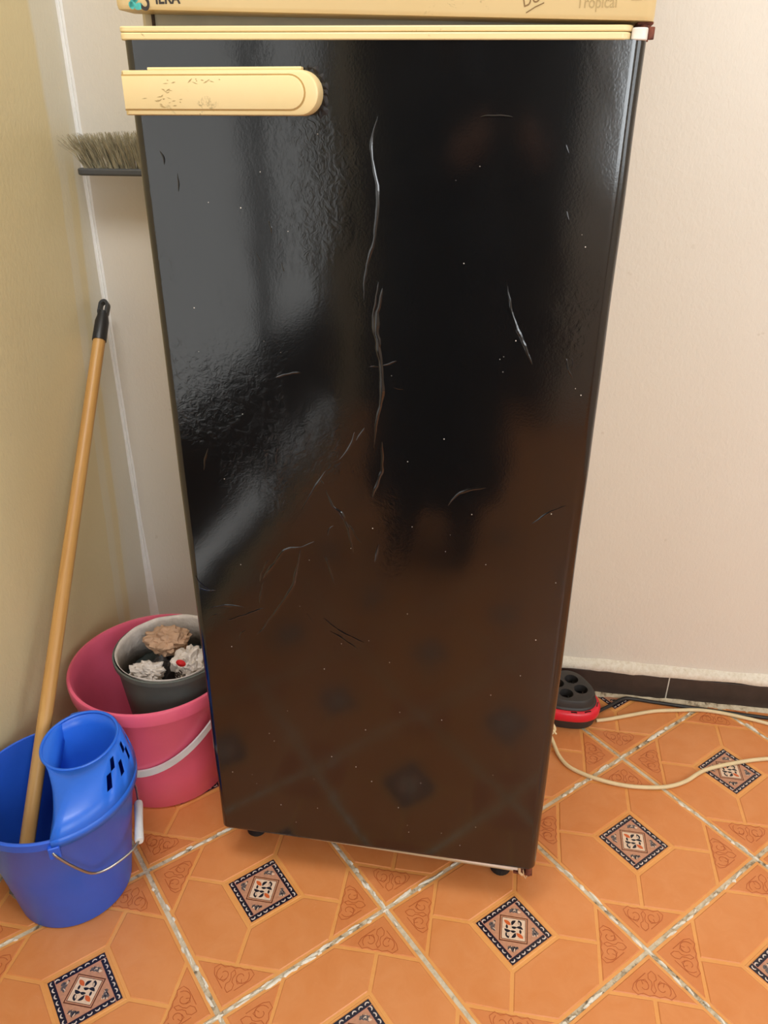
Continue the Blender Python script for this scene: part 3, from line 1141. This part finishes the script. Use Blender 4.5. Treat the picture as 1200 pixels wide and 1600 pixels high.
def wring_top(k, r, z, cz=0.0):
    a = A0 + 2 * PI * k / N
    p = Vector((oc.x + r * math.cos(a), oc.y + r * math.sin(a), z))
    p.z += cz * (p.x * 0.25 + p.y * 0.5)
    return p


b = MB()
base0 = [wring_base(k, BR + 0.0065, BH - 0.014) for k in range(N)]
base1 = [wring_base(k, BR + 0.0065, BH + 0.004) for k in range(N)]
top = [wring_top(k, 0.0640, oc.z, 0.22) for k in range(N)]
rings = [base1]
for t in (0.25, 0.5, 0.75, 1.0):
    rings.append([base1[k].lerp(top[k], t) + Vector((0, 0, 0.010 * math.sin(PI * t))) for k in range(N)])
n0 = N
# outer skin with drain slots left open
vs = [p for r in rings for p in r]
fs = []
for i in range(len(rings) - 1):
    for j in range(N):
        k = (j + 1) % N
        if (i, j) in ((1, 7), (1, 10), (1, 13), (1, 16), (2, 8), (2, 12)):
            continue
        fs.append((i * N + j, i * N + k, (i + 1) * N + k, (i + 1) * N + j))
b.add(vs, fs)
inner = [top] + [[wring_top(k, r, z) for k in range(N)] for r, z in ((0.059, 0.268), (0.045, 0.22), (0.030, 0.16))]
b.loft(inner, True, False, True)
sk = [base1[:N // 2 + 1], base0[:N // 2 + 1]]
b.loft(sk, False)
b.build('wringer', M['blue_wringer'], bk, smooth=50, solid=0.002, fix=False)
b = MB()
b.tube([Vector(p) for p in top] + [top[0]], 0.0028, 8, caps=False)
b.build('wringer_rim', M['blue_wringer'], bk, smooth=60)
# pivots and wire bail, fallen to the right
pv = Vector((BR * math.cos(AP), BR * math.sin(AP), BH - 0.022))
pv2 = Vector((-pv.x, -pv.y, pv.z))
out = pv.normalized() * 0.012
for p_ in (pv, pv2):
    b = MB()
    o2 = Vector((p_.x, p_.y, 0)).normalized()
    sd = Vector((-o2.y, o2.x, 0))
    c0 = p_ + o2 * 0.001
    vs = []
    for dz in (-0.011, 0.012):
        for a_, c_ in ((-0.009, 0.0), (0.009, 0.0), (0.009, 0.009), (-0.009, 0.009)):
            vs.append(c0 + sd * a_ + o2 * c_ + Vector((0, 0, dz)))
    b.add(vs, [(0, 1, 2, 3), (4, 7, 6, 5), (0, 4, 5, 1), (1, 5, 6, 2), (2, 6, 7, 3), (3, 7, 4, 0)])
    b.build('handle_lug', M['blue_plastic'], bk, bevel=0.002)
u_ = Vector((pv.x, pv.y, 0)).normalized()
g0, g1 = Vector((0.150, -0.016, 0.152)), Vector((0.116, 0.056, 0.152))      # grip ends, resting against the wall
dirn = (g0 - g1).normalized()
mid = (g0 + g1) / 2
bend0, bend1 = Vector((0.107, -0.088, 0.150)), Vector((0.030, 0.132, 0.158))
path = spline([pv, pv + u_ * 0.011, pv.lerp(bend0, 0.5) + u_ * 0.012, bend0, bend0.lerp(g0, 0.45) + Vector((0.008, -0.006, -0.001)), g0, g1, g1.lerp(bend1, 0.5) + Vector((0.010, 0.010, 0)), bend1,
               pv2.lerp(bend1, 0.5) - u_ * 0.014, pv2 - u_ * 0.011, pv2], 5)
b = MB()
b.tube(path, 0.0022, 8)
b.build('wire_handle', M['steel_wire'], bk, smooth=60)
b = MB()
b.tube([g0 + dirn * 0.004, g0, mid, g1, g1 - dirn * 0.004], [0.0068, 0.0078, 0.0070, 0.0078, 0.0068], 14)
b.build('handle_grip', M['white_plastic'], bk, smooth=50)

# ------------------------------------------------------------------ mop leaning in the corner
top_p = Vector((0.024, -0.043, 0.912))
bot_p = Vector((0.087, -0.770, 0.060))
mop = empty('wood_handle_mop', bot_p, 'mop with pale wooden handle and black grip, standing in the blue bucket', 'mop')
ln = (top_p - bot_p).length
mop.rotation_euler = (top_p - bot_p).to_track_quat('Z', 'Y').to_euler()
b = MB()
b.lathe([(0.0128, 0.0), (0.0128, 0.35), (0.0122, ln - 0.075)], n=24, cap0=True, cap1=True)
b.build('wooden_handle', M['wood'], mop, smooth=50)
b = MB()
b.lathe([(0.0140, ln - 0.090), (0.0142, ln - 0.086), (0.0138, ln - 0.048), (0.0112, ln - 0.036), (0.0106, ln - 0.026), (0.004, ln - 0.024)], n=24, cap0=True, cap1=True)
# hanging eye
ne = 20
ro, ri = [], []
for k in range(ne):
    a = 2 * PI * k / ne
    zc = ln - 0.016
    x, z = math.cos(a), math.sin(a)
    ro.append((0.0105 * x, zc + 0.0125 * z + (0.004 if z > 0 else -0.010)))
    ri.append((0.0048 * x, zc + 0.0062 * z + (0.004 if z > 0 else -0.006)))
vs = [(x, -0.0065, z) for x, z in ro] + [(x, 0.0065, z) for x, z in ro] + [(x, -0.0065, z) for x, z in ri] + [(x, 0.0065, z) for x, z in ri]
fs = []
for k in range(ne):
    j = (k + 1) % ne
    fs += [(k, j, ne + j, ne + k), (2 * ne + j, 2 * ne + k, 3 * ne + k, 3 * ne + j), (k, 2 * ne + k, 2 * ne + j, j), (ne + j, 3 * ne + j, 3 * ne + k, ne + k)]
b.add(vs, fs)
b.build('handle_grip', M['black_plastic'], mop, smooth=50)
b = MB()
b.lathe([(0.017, -0.004), (0.018, 0.006), (0.0165, 0.018), (0.0155, 0.060), (0.0135, 0.062)], n=24, cap0=True, cap1=True)
b.build('mop_socket', M['charcoal'], mop, smooth=45)
b = MB()
ry = random.Random(8)
inv = Matrix.Translation(bot_p) @ mop.rotation_euler.to_matrix().to_4x4()
inv = inv.inverted()
for k in range(190):
    a = ry.uniform(0, 2 * PI)
    r1 = ry.uniform(0.03, 0.086)
    p0 = bot_p + Vector((0.012 * math.cos(a), 0.012 * math.sin(a), -0.004))
    cb = Vector((BC.x, BC.y, 0)) * 0.85 + Vector((bot_p.x, bot_p.y, 0)) * 0.15
    p2 = Vector((cb.x + r1 * math.cos(a), cb.y + r1 * math.sin(a), ry.uniform(0.014, 0.03)))
    p1 = p0.lerp(p2, 0.5) + Vector((0, 0, ry.uniform(0.005, 0.05)))
    b.tube([inv @ q for q in spline([p0, p1, p2], 4)], 0.0028, 5)
tag(b.build('mop_yarn', M['yarn'], mop, smooth=60), 'grey mop strands heaped in the bucket', kind='stuff')

# ------------------------------------------------------------------ broom standing head-up behind the fridge
bx, by, bz = 0.176, -0.066, 1.152
br = empty('upside_down_broom', (bx, by, 0), 'broom stood upside down behind the fridge with dusty straw-coloured bristles', 'broom')
b = MB()
b.lathe([(0.011, 0.0), (0.0115, 0.02), (0.0115, bz - 0.02)], n=20, cap0=True, cap1=True)
b.build('broom_handle', M['wood'], br, smooth=50)
b = MB()
b.lathe([(0.0135, bz - 0.075), (0.0145, bz - 0.03), (0.020, bz + 0.002)], n=20, cap0=True, cap1=True)
b.build('handle_socket', M['charcoal'], br, smooth=50)
b = MB()
pl = []
for sgn in (1, -1):
    for k in range(7):
        a = -PI / 2 + PI * k / 6
        pl.append((sgn * (0.132 + 0.019 * math.cos(a)), sgn * 0.019 * math.sin(a)))
b.prism(pl, bz, bz + 0.0125)
b.build('broom_head', M['charcoal'], br, bevel=0.003, smooth=40)
b = MB()
rb = random.Random(4)
for tx in range(-11, 12):
    for ty in (-0.011, -0.0035, 0.0035, 0.011):
        cx = tx * 0.0118 + (0.003 if ty > 0 else 0)
        for k in range(24):
            lean = cx / 0.14
            x0, y0 = cx + rb.gauss(0, 0.0016), ty + rb.gauss(0, 0.0016)
            h = rb.uniform(0.050, 0.066) - 0.006 * abs(lean)
            dx = lean * 0.026 + rb.gauss(0, 0.0065) - (0.012 if rb.random() < 0.05 and lean < -0.5 else 0)
            dy = ty * 0.8 + rb.gauss(0, 0.005)
            if rb.random() < 0.03:
                dx *= 1.6
                h *= 0.92
            p0 = Vector((x0, y0, bz + 0.0115))
            p1 = p0 + Vector((dx * 0.42, dy * 0.5, h * 0.55))
            p2 = p0 + Vector((dx, dy, h))
            w = rb.uniform(0.0004, 0.0007)
            a = rb.uniform(0, PI)
            wv = Vector((math.cos(a), math.sin(a), 0)) * w
            b.add([p0 - wv, p0 + wv, p1 + wv, p1 - wv, p2 + wv * 0.7, p2 - wv * 0.7], [(0, 1, 2, 3), (3, 2, 4, 5)])
tag(b.build('bristles', M['bristle'], br, fix=False), 'dusty straw-coloured bristles fanning outwards', kind='stuff')

# ------------------------------------------------------------------ pink bucket with rubbish
PC = Vector((0.194, -0.390))
pk = empty('pink_tub', (PC.x, PC.y, 0), 'wide pink plastic tub with a white band handle, left of the fridge', 'tub')
PR, PB, PH = 0.166, 0.130, 0.275
b = MB()
b.lathe([(0.02, 0.006), (PB - 0.010, 0.006), (PB - 0.006, 0.0), (PB, 0.006), (PB + 0.012, PH * 0.35), (PR - 0.010, PH - 0.035), (PR - 0.008, PH - 0.030),
         (PR - 0.001, PH - 0.027), (PR + 0.001, PH - 0.004), (PR - 0.001, PH), (PR - 0.006, PH + 0.001), (PR - 0.011, PH - 0.006), (PR - 0.013, PH - 0.035),
         (PB + 0.009, PH * 0.35), (PB - 0.004, 0.012), (0.02, 0.010)], n=72, cap0=True, cap1=True)
b.build('tub_shell', M['pink_plastic'], pk, smooth=40)
b = MB()
rings = []
hA0, hA1 = math.radians(-8), math.radians(-188)
for k in range(41):
    t = k / 40
    a = hA0 + (hA1 - hA0) * t
    z = PH - 0.016 - 0.146 * math.sin(PI * t) ** 0.9
    rw = PB + (PR - 0.010 - PB) * z / PH + 0.005 + 0.010 * (1 - math.sin(PI * t))
    up = Vector((0, 0, 0.0078))
    o_ = Vector((math.cos(a), math.sin(a), 0))
    p = o_ * rw + Vector((0, 0, z))
    rings.append([p - up, p - up + o_ * 0.004, p + up + o_ * 0.004, p + up])
b.loft(rings, True, True, True)
b.build('band_handle', M['white_plastic'], pk, smooth=35)

# grey bin standing in the tub
GC = Vector((0.234, -0.386))
gb = empty('grey_bin', (GC.x, GC.y, 0.0102), 'small grey waste bin full of rubbish, standing inside the pink tub', 'bin')
b = MB()
GH = 0.300
b.lathe([(0.01, 0.003), (0.074, 0.003), (0.076, 0.0), (0.078, 0.003), (0.1075, GH - 0.012), (0.1125, GH - 0.010), (0.1130, GH), (0.110, GH + 0.001),
         (0.1055, GH - 0.010), (0.0755, 0.006), (0.01, 0.006)], n=60, cap0=True, cap1=True)
b.build('bin_shell', M['grey_plastic'], gb, smooth=40)
# plastic liner rim
b = MB()
rings = [[], [], []]
for k in range(72):
    a = 2 * PI * k / 72
    j = noise.noise(Vector((math.cos(a) * 3, math.sin(a) * 3, 2)))
    j2 = noise.noise(Vector((math.cos(a) * 9, math.sin(a) * 9, 5)))
    for q, (r, z) in enumerate(((0.0985 + 0.002 * j2, GH - 0.065), (0.1035 + 0.0015 * j2, GH - 0.004), (0.1075, GH + 0.004 + 0.004 * j))):
        rings[q].append((r * math.cos(a), r * math.sin(a), z))
b.loft(rings, True)
b.build('bin_liner', M['bag_white'], gb, smooth=60, solid=0.0008)


def crumple(name, loc, scale, mat, label, cat, seed, amp=0.35, group=None, rot=0.0):
    bm = bmesh.new()
    bmesh.ops.create_icosphere(bm, subdivisions=4, radius=1.0)
    rc = random.Random(int(seed * 10))
    planes = [(Vector((rc.gauss(0, 1), rc.gauss(0, 1), rc.gauss(0, 1))).normalized(), rc.uniform(1 - amp * 1.3, 1.0)) for _ in range(60)]
    for v in bm.verts:                       # flat crumpled facets with small sharp folds
        p = v.co.normalized()
        r = min([1.0] + [d / p.dot(n) for n, d in planes if p.dot(n) > 0.05])
        for s_, w_ in ((2.3, 1.25), (4.6, 0.75), (9.0, 0.3)):
            r += amp * w_ * (abs(noise.noise(p * s_ + Vector((seed, seed * 2, s_)))) - 0.22)
        v.co = p * r
    me = bpy.data.meshes.new(name)
    bm.to_mesh(me)
    bm.free()
    me.materials.append(mat)
    for p in me.polygons:
        p.use_smooth = True
    me.set_sharp_from_angle(angle=math.radians(18))
    me.transform(Matrix.Diagonal((*scale, 1)))
    o = bpy.data.objects.new(name, me)
    COL.objects.link(o)
    o.location = loc
    o.rotation_euler = (0, 0, rot)
    return tag(o, label, cat, group)


zb_ = 0.0102 + GH
crumple('rubbish_bag', (GC.x - 0.012, GC.y, 0.165), (0.066, 0.066, 0.145), M['bag_dark'], 'dark crumpled rubbish bag filling the grey bin', 'bag', 2.2, 0.2)
wp = crumple('printed_wrapper', (GC.x + 0.048, GC.y - 0.024, zb_ - 0.020), (0.040, 0.050, 0.048), M['bag_white'],
             'crumpled white wrapper with red and black print, at the bin edge by the fridge', 'wrapper', 5.1, 0.3)
crumple('brown_paper', (GC.x - 0.018, GC.y + 0.022, zb_ - 0.004), (0.056, 0.040, 0.036), M['card'],
        'crumpled light brown paper lying on top of the rubbish in the bin', 'paper', 8.4, 0.3)
crumple('grey_plastic_bag', (GC.x - 0.026, GC.y - 0.054, zb_ - 0.022), (0.044, 0.028, 0.030), M['bag_white'],
        'small grey-white plastic bag at the front of the grey bin', 'bag', 11.7, 0.35)
t_ = text_part('wrapper_lettering', 'Bu', 0.020, (-0.004, -0.0500, 0.002), M['black_ink'], wp, rot=(PI / 2 - 0.5, -1.15, 0.1), bold=0.0004)
b = MB()
pts = [(0.010 * math.cos(a), -0.0420, 0.036 + 0.0085 * math.sin(a)) for a in [2 * PI * k / 14 for k in range(14)]]
b.add(pts + [(0, -0.046, 0.036)], [(k, (k + 1) % 14, 14) for k in range(14)])
b.build('red_spot', M['red_print'], wp)
b = MB()
for k in range(5):
    x, z = -0.012 + k * 0.006, -0.026 + 0.004 * (k % 2)
    b.add([(x, -0.041, z), (x + 0.005, -0.0415, z + 0.002), (x + 0.004, -0.041, z + 0.008), (x - 0.001, -0.0415, z + 0.005)], [(0, 1, 2, 3)])
b.build('orange_print', M['orange_print'], wp)
# cloths in the tub in front of the bin
crumple('mustard_cloth', (PC.x - 0.040, PC.y - 0.112, 0.192), (0.030, 0.016, 0.024), M['sponge'], 'mustard yellow cloth tucked in the front of the pink tub', 'cloth', 14.2, 0.25)
crumple('pale_cloth', (PC.x - 0.036, PC.y - 0.107, 0.126), (0.048, 0.017, 0.036), M['cloth_pale'], 'pale bunched cloth below the mustard cloth in the pink tub', 'cloth', 17.9, 0.2)
crumple('folded_rag', (PC.x - 0.048, PC.y - 0.082, 0.048), (0.046, 0.022, 0.030), M['bag_dark'], 'dark rag at the bottom of the pink tub', 'cloth', 3.3, 0.12)

# ------------------------------------------------------------------ red and black extension reel
EC = Vector((1.052, -0.0935))
rl = empty('extension_reel', (EC.x, EC.y, 0), 'red and black round-cornered extension cord reel with four sockets, beside the fridge', 'extension reel')


def tri_ring(R, z, n=60, k=0.085, a0=math.radians(90)):
    out = []
    for q in range(n):
        a = 2 * PI * q / n
        r = R * (1 + k * math.cos(3 * (a - a0)))
        out.append((r * math.cos(a), r * math.sin(a), z))
    return out


b = MB()
b.loft([tri_ring(R, z) for R, z in ((0.057, 0.0), (0.063, 0.003), (0.0660, 0.016), (0.0680, 0.028))], True, True, True)
b.build('reel_base', M['reel_black'], rl, smooth=40)
b = MB()
b.loft([tri_ring(R, z) for R, z in ((0.0695, 0.0275), (0.0715, 0.030), (0.0722, 0.041), (0.0705, 0.048), (0.066, 0.0525), (0.055, 0.054))], True, True, True)
b.build('reel_cover', M['reel_red'], rl, smooth=40)
b = MB()
b.loft([tri_ring(R, z) for R, z in ((0.0615, 0.0525), (0.0625, 0.056), (0.061, 0.0585), (0.0595, 0.060), (0.0575, 0.073), (0.055, 0.077), (0.050, 0.0785))], True, True, True)
plate = b.build('socket_plate', M['reel_black'], rl, smooth=40)
cut = MB()
sock = [(0.0275 * math.cos(a), 0.0275 * math.sin(a)) for a in [math.radians(75), math.radians(-15), math.radians(-105), math.radians(165)]]
for x, y in sock:
    cut.lathe([(0.0152, 0.058), (0.0163, 0.10)], (x, y), 28, True, True)
cut_o = cut.build('cutter', M['reel_dark'])
md = plate.modifiers.new('cut', 'BOOLEAN')
md.object, md.operation, md.solver = cut_o, 'DIFFERENCE', 'EXACT'
cut_o.location = rl.location
bpy.context.view_layer.update()
dg = bpy.context.evaluated_depsgraph_get()
newme = bpy.data.meshes.new_from_object(plate.evaluated_get(dg))
plate.modifiers.clear()
plate.data = newme
newme.set_sharp_from_angle(angle=math.radians(30))
bpy.data.objects.remove(cut_o)
for x, y in sock:
    b = MB()
    b.lathe([(0.0150, 0.0595), (0.0005, 0.0595)], (x, y), 24, False, True)
    s_o = b.build('socket', M['reel_dark'], plate)
    b = MB()
    b.lathe([(0.0024, 0.0595), (0.0024, 0.0660), (0.0014, 0.0675)], (x + 0.006, y + 0.004), 10, False, True)
    b.build('earth_pin', M['brass'], s_o, smooth=50)
# slots in the red cover
for a in (-20, -52, -80, 20):
    b = MB()
    a_ = math.radians(a)
    pts = []
    for dr_, da in ((-0.0012, -0.11), (-0.0012, 0.11), (0.0012, 0.11), (0.0012, -0.11)):
        r = 0.0655 * (1 + 0.085 * math.cos(3 * (a_ + da - PI / 2))) + dr_
        pts.append((r * math.cos(a_ + da), r * math.sin(a_ + da)))
    vs = [(x, y, 0.0510) for x, y in pts] + [(x, y, 0.0535) for x, y in pts]
    b.add(vs, [(4, 5, 6, 7), (0, 1, 5, 4), (1, 2, 6, 5), (2, 3, 7, 6), (3, 0, 4, 7)])
    b.build('cover_slot', M['reel_dark'], rl)
b = MB()
bc = [(1.118, -0.107, 0.018), (1.135, -0.083, 0.010), (1.158, -0.060, 0.006), (1.192, -0.030, 0.006), (1.222, -0.0265, 0.005), (1.262, -0.0295, 0.0045), (1.33, -0.034, 0.0045),
      (1.42, -0.040, 0.0045), (1.54, -0.046, 0.0045), (1.80, -0.058, 0.0045), (2.2, -0.07, 0.0045)]
b.tube(spline([Vector(p) - Vector((EC.x, EC.y, 0)) for p in bc], 7), 0.0043, 10)
b.build('reel_cord', M['cord_black'], rl, smooth=60)

# cream cord of the fridge looping over the floor, plugged at the reel side
cpts = [(1.1210, -0.1165, 0.0046), (1.15, -0.107, 0.0046), (1.20, -0.086, 0.0046), (1.26, -0.062, 0.0046), (1.316, -0.050, 0.0046), (1.36, -0.042, 0.0046), (1.40, -0.042, 0.0046),
        (1.45, -0.050, 0.0046), (1.515, -0.066, 0.0046), (1.60, -0.10, 0.0046), (1.66, -0.14, 0.0046), (1.62, -0.168, 0.0046), (1.55, -0.176, 0.0046), (1.482, -0.182, 0.0046), (1.41, -0.205, 0.0046),
        (1.338, -0.238, 0.0046), (1.29, -0.278, 0.0046), (1.246, -0.300, 0.0046), (1.19, -0.309, 0.0046), (1.141, -0.307, 0.0046), (1.09, -0.294, 0.0046),
        (1.051, -0.274, 0.0046), (1.030, -0.245, 0.006), (1.018, -0.212, 0.012), (1.006, -0.190, 0.026), (0.993, -0.165, 0.045), (0.981, -0.15, 0.060)]
root = empty('fridge_power_cord', (cpts[20][0], cpts[20][1], 0), 'cream power cord looping across the orange tiles right of the fridge', 'cord')
b = MB()
b.tube(spline([Vector(p) - root.location for p in cpts], 7), 0.0043, 10)
b.build('cord', M['cord_white'], root, smooth=60)
b = MB()
rk = random.Random(9)
k0 = Vector((1.008, -0.192, 0.032)) - root.location
for k in range(5):
    d = Vector((rk.uniform(-0.3, 1), rk.uniform(-0.6, 0.6), rk.uniform(-0.3, 1))).normalized()
    b.tube(spline([k0 - d * 0.006, k0 + d * 0.006 + Vector((0, 0, 0.004)), k0 + d * rk.uniform(0.012, 0.02)], 4), 0.0022, 6)
b.tube(spline([k0 + Vector((0.006, 0.003, 0.012)), k0 + Vector((0.012, 0.0, 0.0)), k0 + Vector((0.004, -0.006, -0.008)), k0 + Vector((-0.004, 0.0, 0.0)),
               k0 + Vector((0.004, 0.006, 0.010))], 5), 0.004, 8)
b.build('cord_knot', M['cord_white'], root, smooth=60)

# ------------------------------------------------------------------ the person taking the photograph, mirrored dimly in the vinyl
pe = empty('person', (0.63, -1.90, 0), 'person in dark clothes standing and holding a phone, mirrored in the black vinyl', 'person')
J = {'pelvis': (0, 0, 0.90, .135, .105), 'waist': (0, 0.0, 1.05, .120, .092), 'chest': (0, 0.005, 1.22, .145, .105), 'neck': (0, 0.0, 1.385, .050, .050),
     'jaw': (0, 0.03, 1.455, .058, .062), 'crown': (0, 0.02, 1.555, .072, .085), 'top': (0, 0.01, 1.62, .045, .05)}
E_ = [('pelvis', 'waist'), ('waist', 'chest'), ('chest', 'neck'), ('neck', 'jaw'), ('jaw', 'crown'), ('crown', 'top')]
for sgn, n_ in ((-1, 'l'), (1, 'r')):
    J.update({n_ + 'hip': (sgn * .085, 0, .84, .110, .100), n_ + 'knee': (sgn * .10, .03, .47, .085, .085), n_ + 'ankle': (sgn * .11, -.01, .10, .072, .072),
              n_ + 'heel': (sgn * .11, 0.0, .048, .040, .036), n_ + 'toe': (sgn * .125, .15, .032, .040, .026),
              n_ + 'sh': (sgn * .165, 0.0, 1.325, .060, .060), n_ + 'elb': (sgn * .205 + .03, .07, 1.07, .044, .044), n_ + 'wr': (sgn * .085 + .17, .225, 1.185, .028, .024)})
    E_ += [('pelvis', n_ + 'hip'), (n_ + 'hip', n_ + 'knee'), (n_ + 'knee', n_ + 'ankle'), (n_ + 'ankle', n_ + 'heel'), (n_ + 'heel', n_ + 'toe'),
           ('chest', n_ + 'sh'), (n_ + 'sh', n_ + 'elb'), (n_ + 'elb', n_ + 'wr')]
    J[n_ + 'palm'] = (sgn * .062 + .18, .270, 1.215, .030, .017)
    E_.append((n_ + 'wr', n_ + 'palm'))
    for f_, (dx, dy, dz) in enumerate(((-.010, .022, .034), (-.004, .030, .022), (0, .032, .008), (.004, .028, -.006))):
        a_, c_ = n_ + 'f%da' % f_, n_ + 'f%db' % f_
        J[a_] = (sgn * (.062 - abs(dx) * .3) + .18, .270 + dy, 1.215 + dz, .0088, .0088)
        J[c_] = (sgn * (.040 + .002 * f_) + .18, .270 + dy * 1.25, 1.215 + dz * 1.1, .0076, .0076)
        E_ += [(n_ + 'palm', a_), (a_, c_)]
    J[n_ + 'thumb'] = (sgn * .044 + .18, .255, 1.245, .0095, .0095)
    E_.append((n_ + 'palm', n_ + 'thumb'))
keys = list(J)
me = bpy.data.meshes.new('body')
me.from_pydata([J[k][:3] for k in keys], [(keys.index(a), keys.index(b_)) for a, b_ in E_], [])
bo = bpy.data.objects.new('body', me)
COL.objects.link(bo)
bo.parent = pe
bo.modifiers.new('skin', 'SKIN')
for v, k in zip(me.skin_vertices[0].data, keys):
    v.radius = J[k][3:5]
    v.use_root = (k == 'pelvis')
sm_ = bo.modifiers.new('sub', 'SUBSURF')
sm_.levels = sm_.render_levels = 2
M['dark_cloth'] = simple('dark_clothes', rgb(26, 25, 28), 0.9)
M['skin'] = simple('skin', rgb(170, 120, 92), 0.6)
bpy.context.view_layer.update()
bm_e = bpy.data.meshes.new_from_object(bo.evaluated_get(bpy.context.evaluated_depsgraph_get()))
bo.modifiers.clear()
bo.data = bm_e
bm_e.materials.clear()
bm_e.materials.append(M['dark_cloth'])
bm_e.materials.append(M['skin'])
for p_ in bm_e.polygons:
    p_.use_smooth = True
    c_ = p_.center
    if (c_.z > 1.40 and not (c_.y < 0.03 or c_.z > 1.56)) or c_.y > 0.222:
        p_.material_index = 1
# face and hair
b = MB()
for sgn in (-1, 1):
    b = MB()
    b.lathe([(0.001, 0.0), (0.008, 0.002), (0.011, 0.008), (0.008, 0.014), (0.001, 0.016)], (sgn * 0.030, 0.092), 12, True, True)
    b.build('eye', M['white_plastic'], pe, smooth=60, loc=(0, 0, 1.50))

b = MB()
b.tube([(0, 0.090, 1.515), (0, 0.108, 1.480), (0, 0.098, 1.470)], [0.006, 0.012, 0.010], 10)
b.tube([(-0.022, 0.088, 1.440), (0, 0.096, 1.441), (0.022, 0.088, 1.440)], [0.003, 0.006, 0.003], 8)
b.build('nose_and_mouth', M['skin'], pe, smooth=60)
b = MB()
b.lathe([(0.082, 1.36), (0.092, 1.45), (0.095, 1.54), (0.086, 1.60), (0.055, 1.638), (0.004, 1.648)], (0, -0.012), 28, True, True)
b.build('hair', M['black_rubber'], pe, smooth=60)
b = MB()
rings = []
for r_, z in ((0.150, 1.02), (0.165, 0.92), (0.185, 0.65), (0.205, 0.35), (0.215, 0.22)):
    rings.append([(r_ * (1.15 + 0.05 * math.sin(7 * a)) * math.cos(a), r_ * (0.82 + 0.05 * math.sin(7 * a)) * math.sin(a), z) for a in [2 * PI * k / 56 for k in range(56)]])
b.loft(rings, True)
b.build('long_skirt', M['dark_cloth'], pe, smooth=60, solid=0.003)
ph = empty('phone', (0.840, -1.640, 1.168), 'dark phone held upright in both hands of the person behind the camera', 'phone')
b = MB()
b.box(-0.037, 0.037, -0.004, 0.004, 0.0, 0.150)
b.build('phone_body', M['black_plastic'], ph, bevel=0.003)
b = MB()
b.lathe([(0.007, 0), (0.007, 0.0015), (0.004, 0.0018)], (0, 0), 16, True, True)
lens = b.build('lens', M['reel_dark'], ph, loc=(-0.015, 0.004, 0.13))
lens.rotation_euler = (-PI / 2, 0, 0)

bpy.context.view_layer.update()
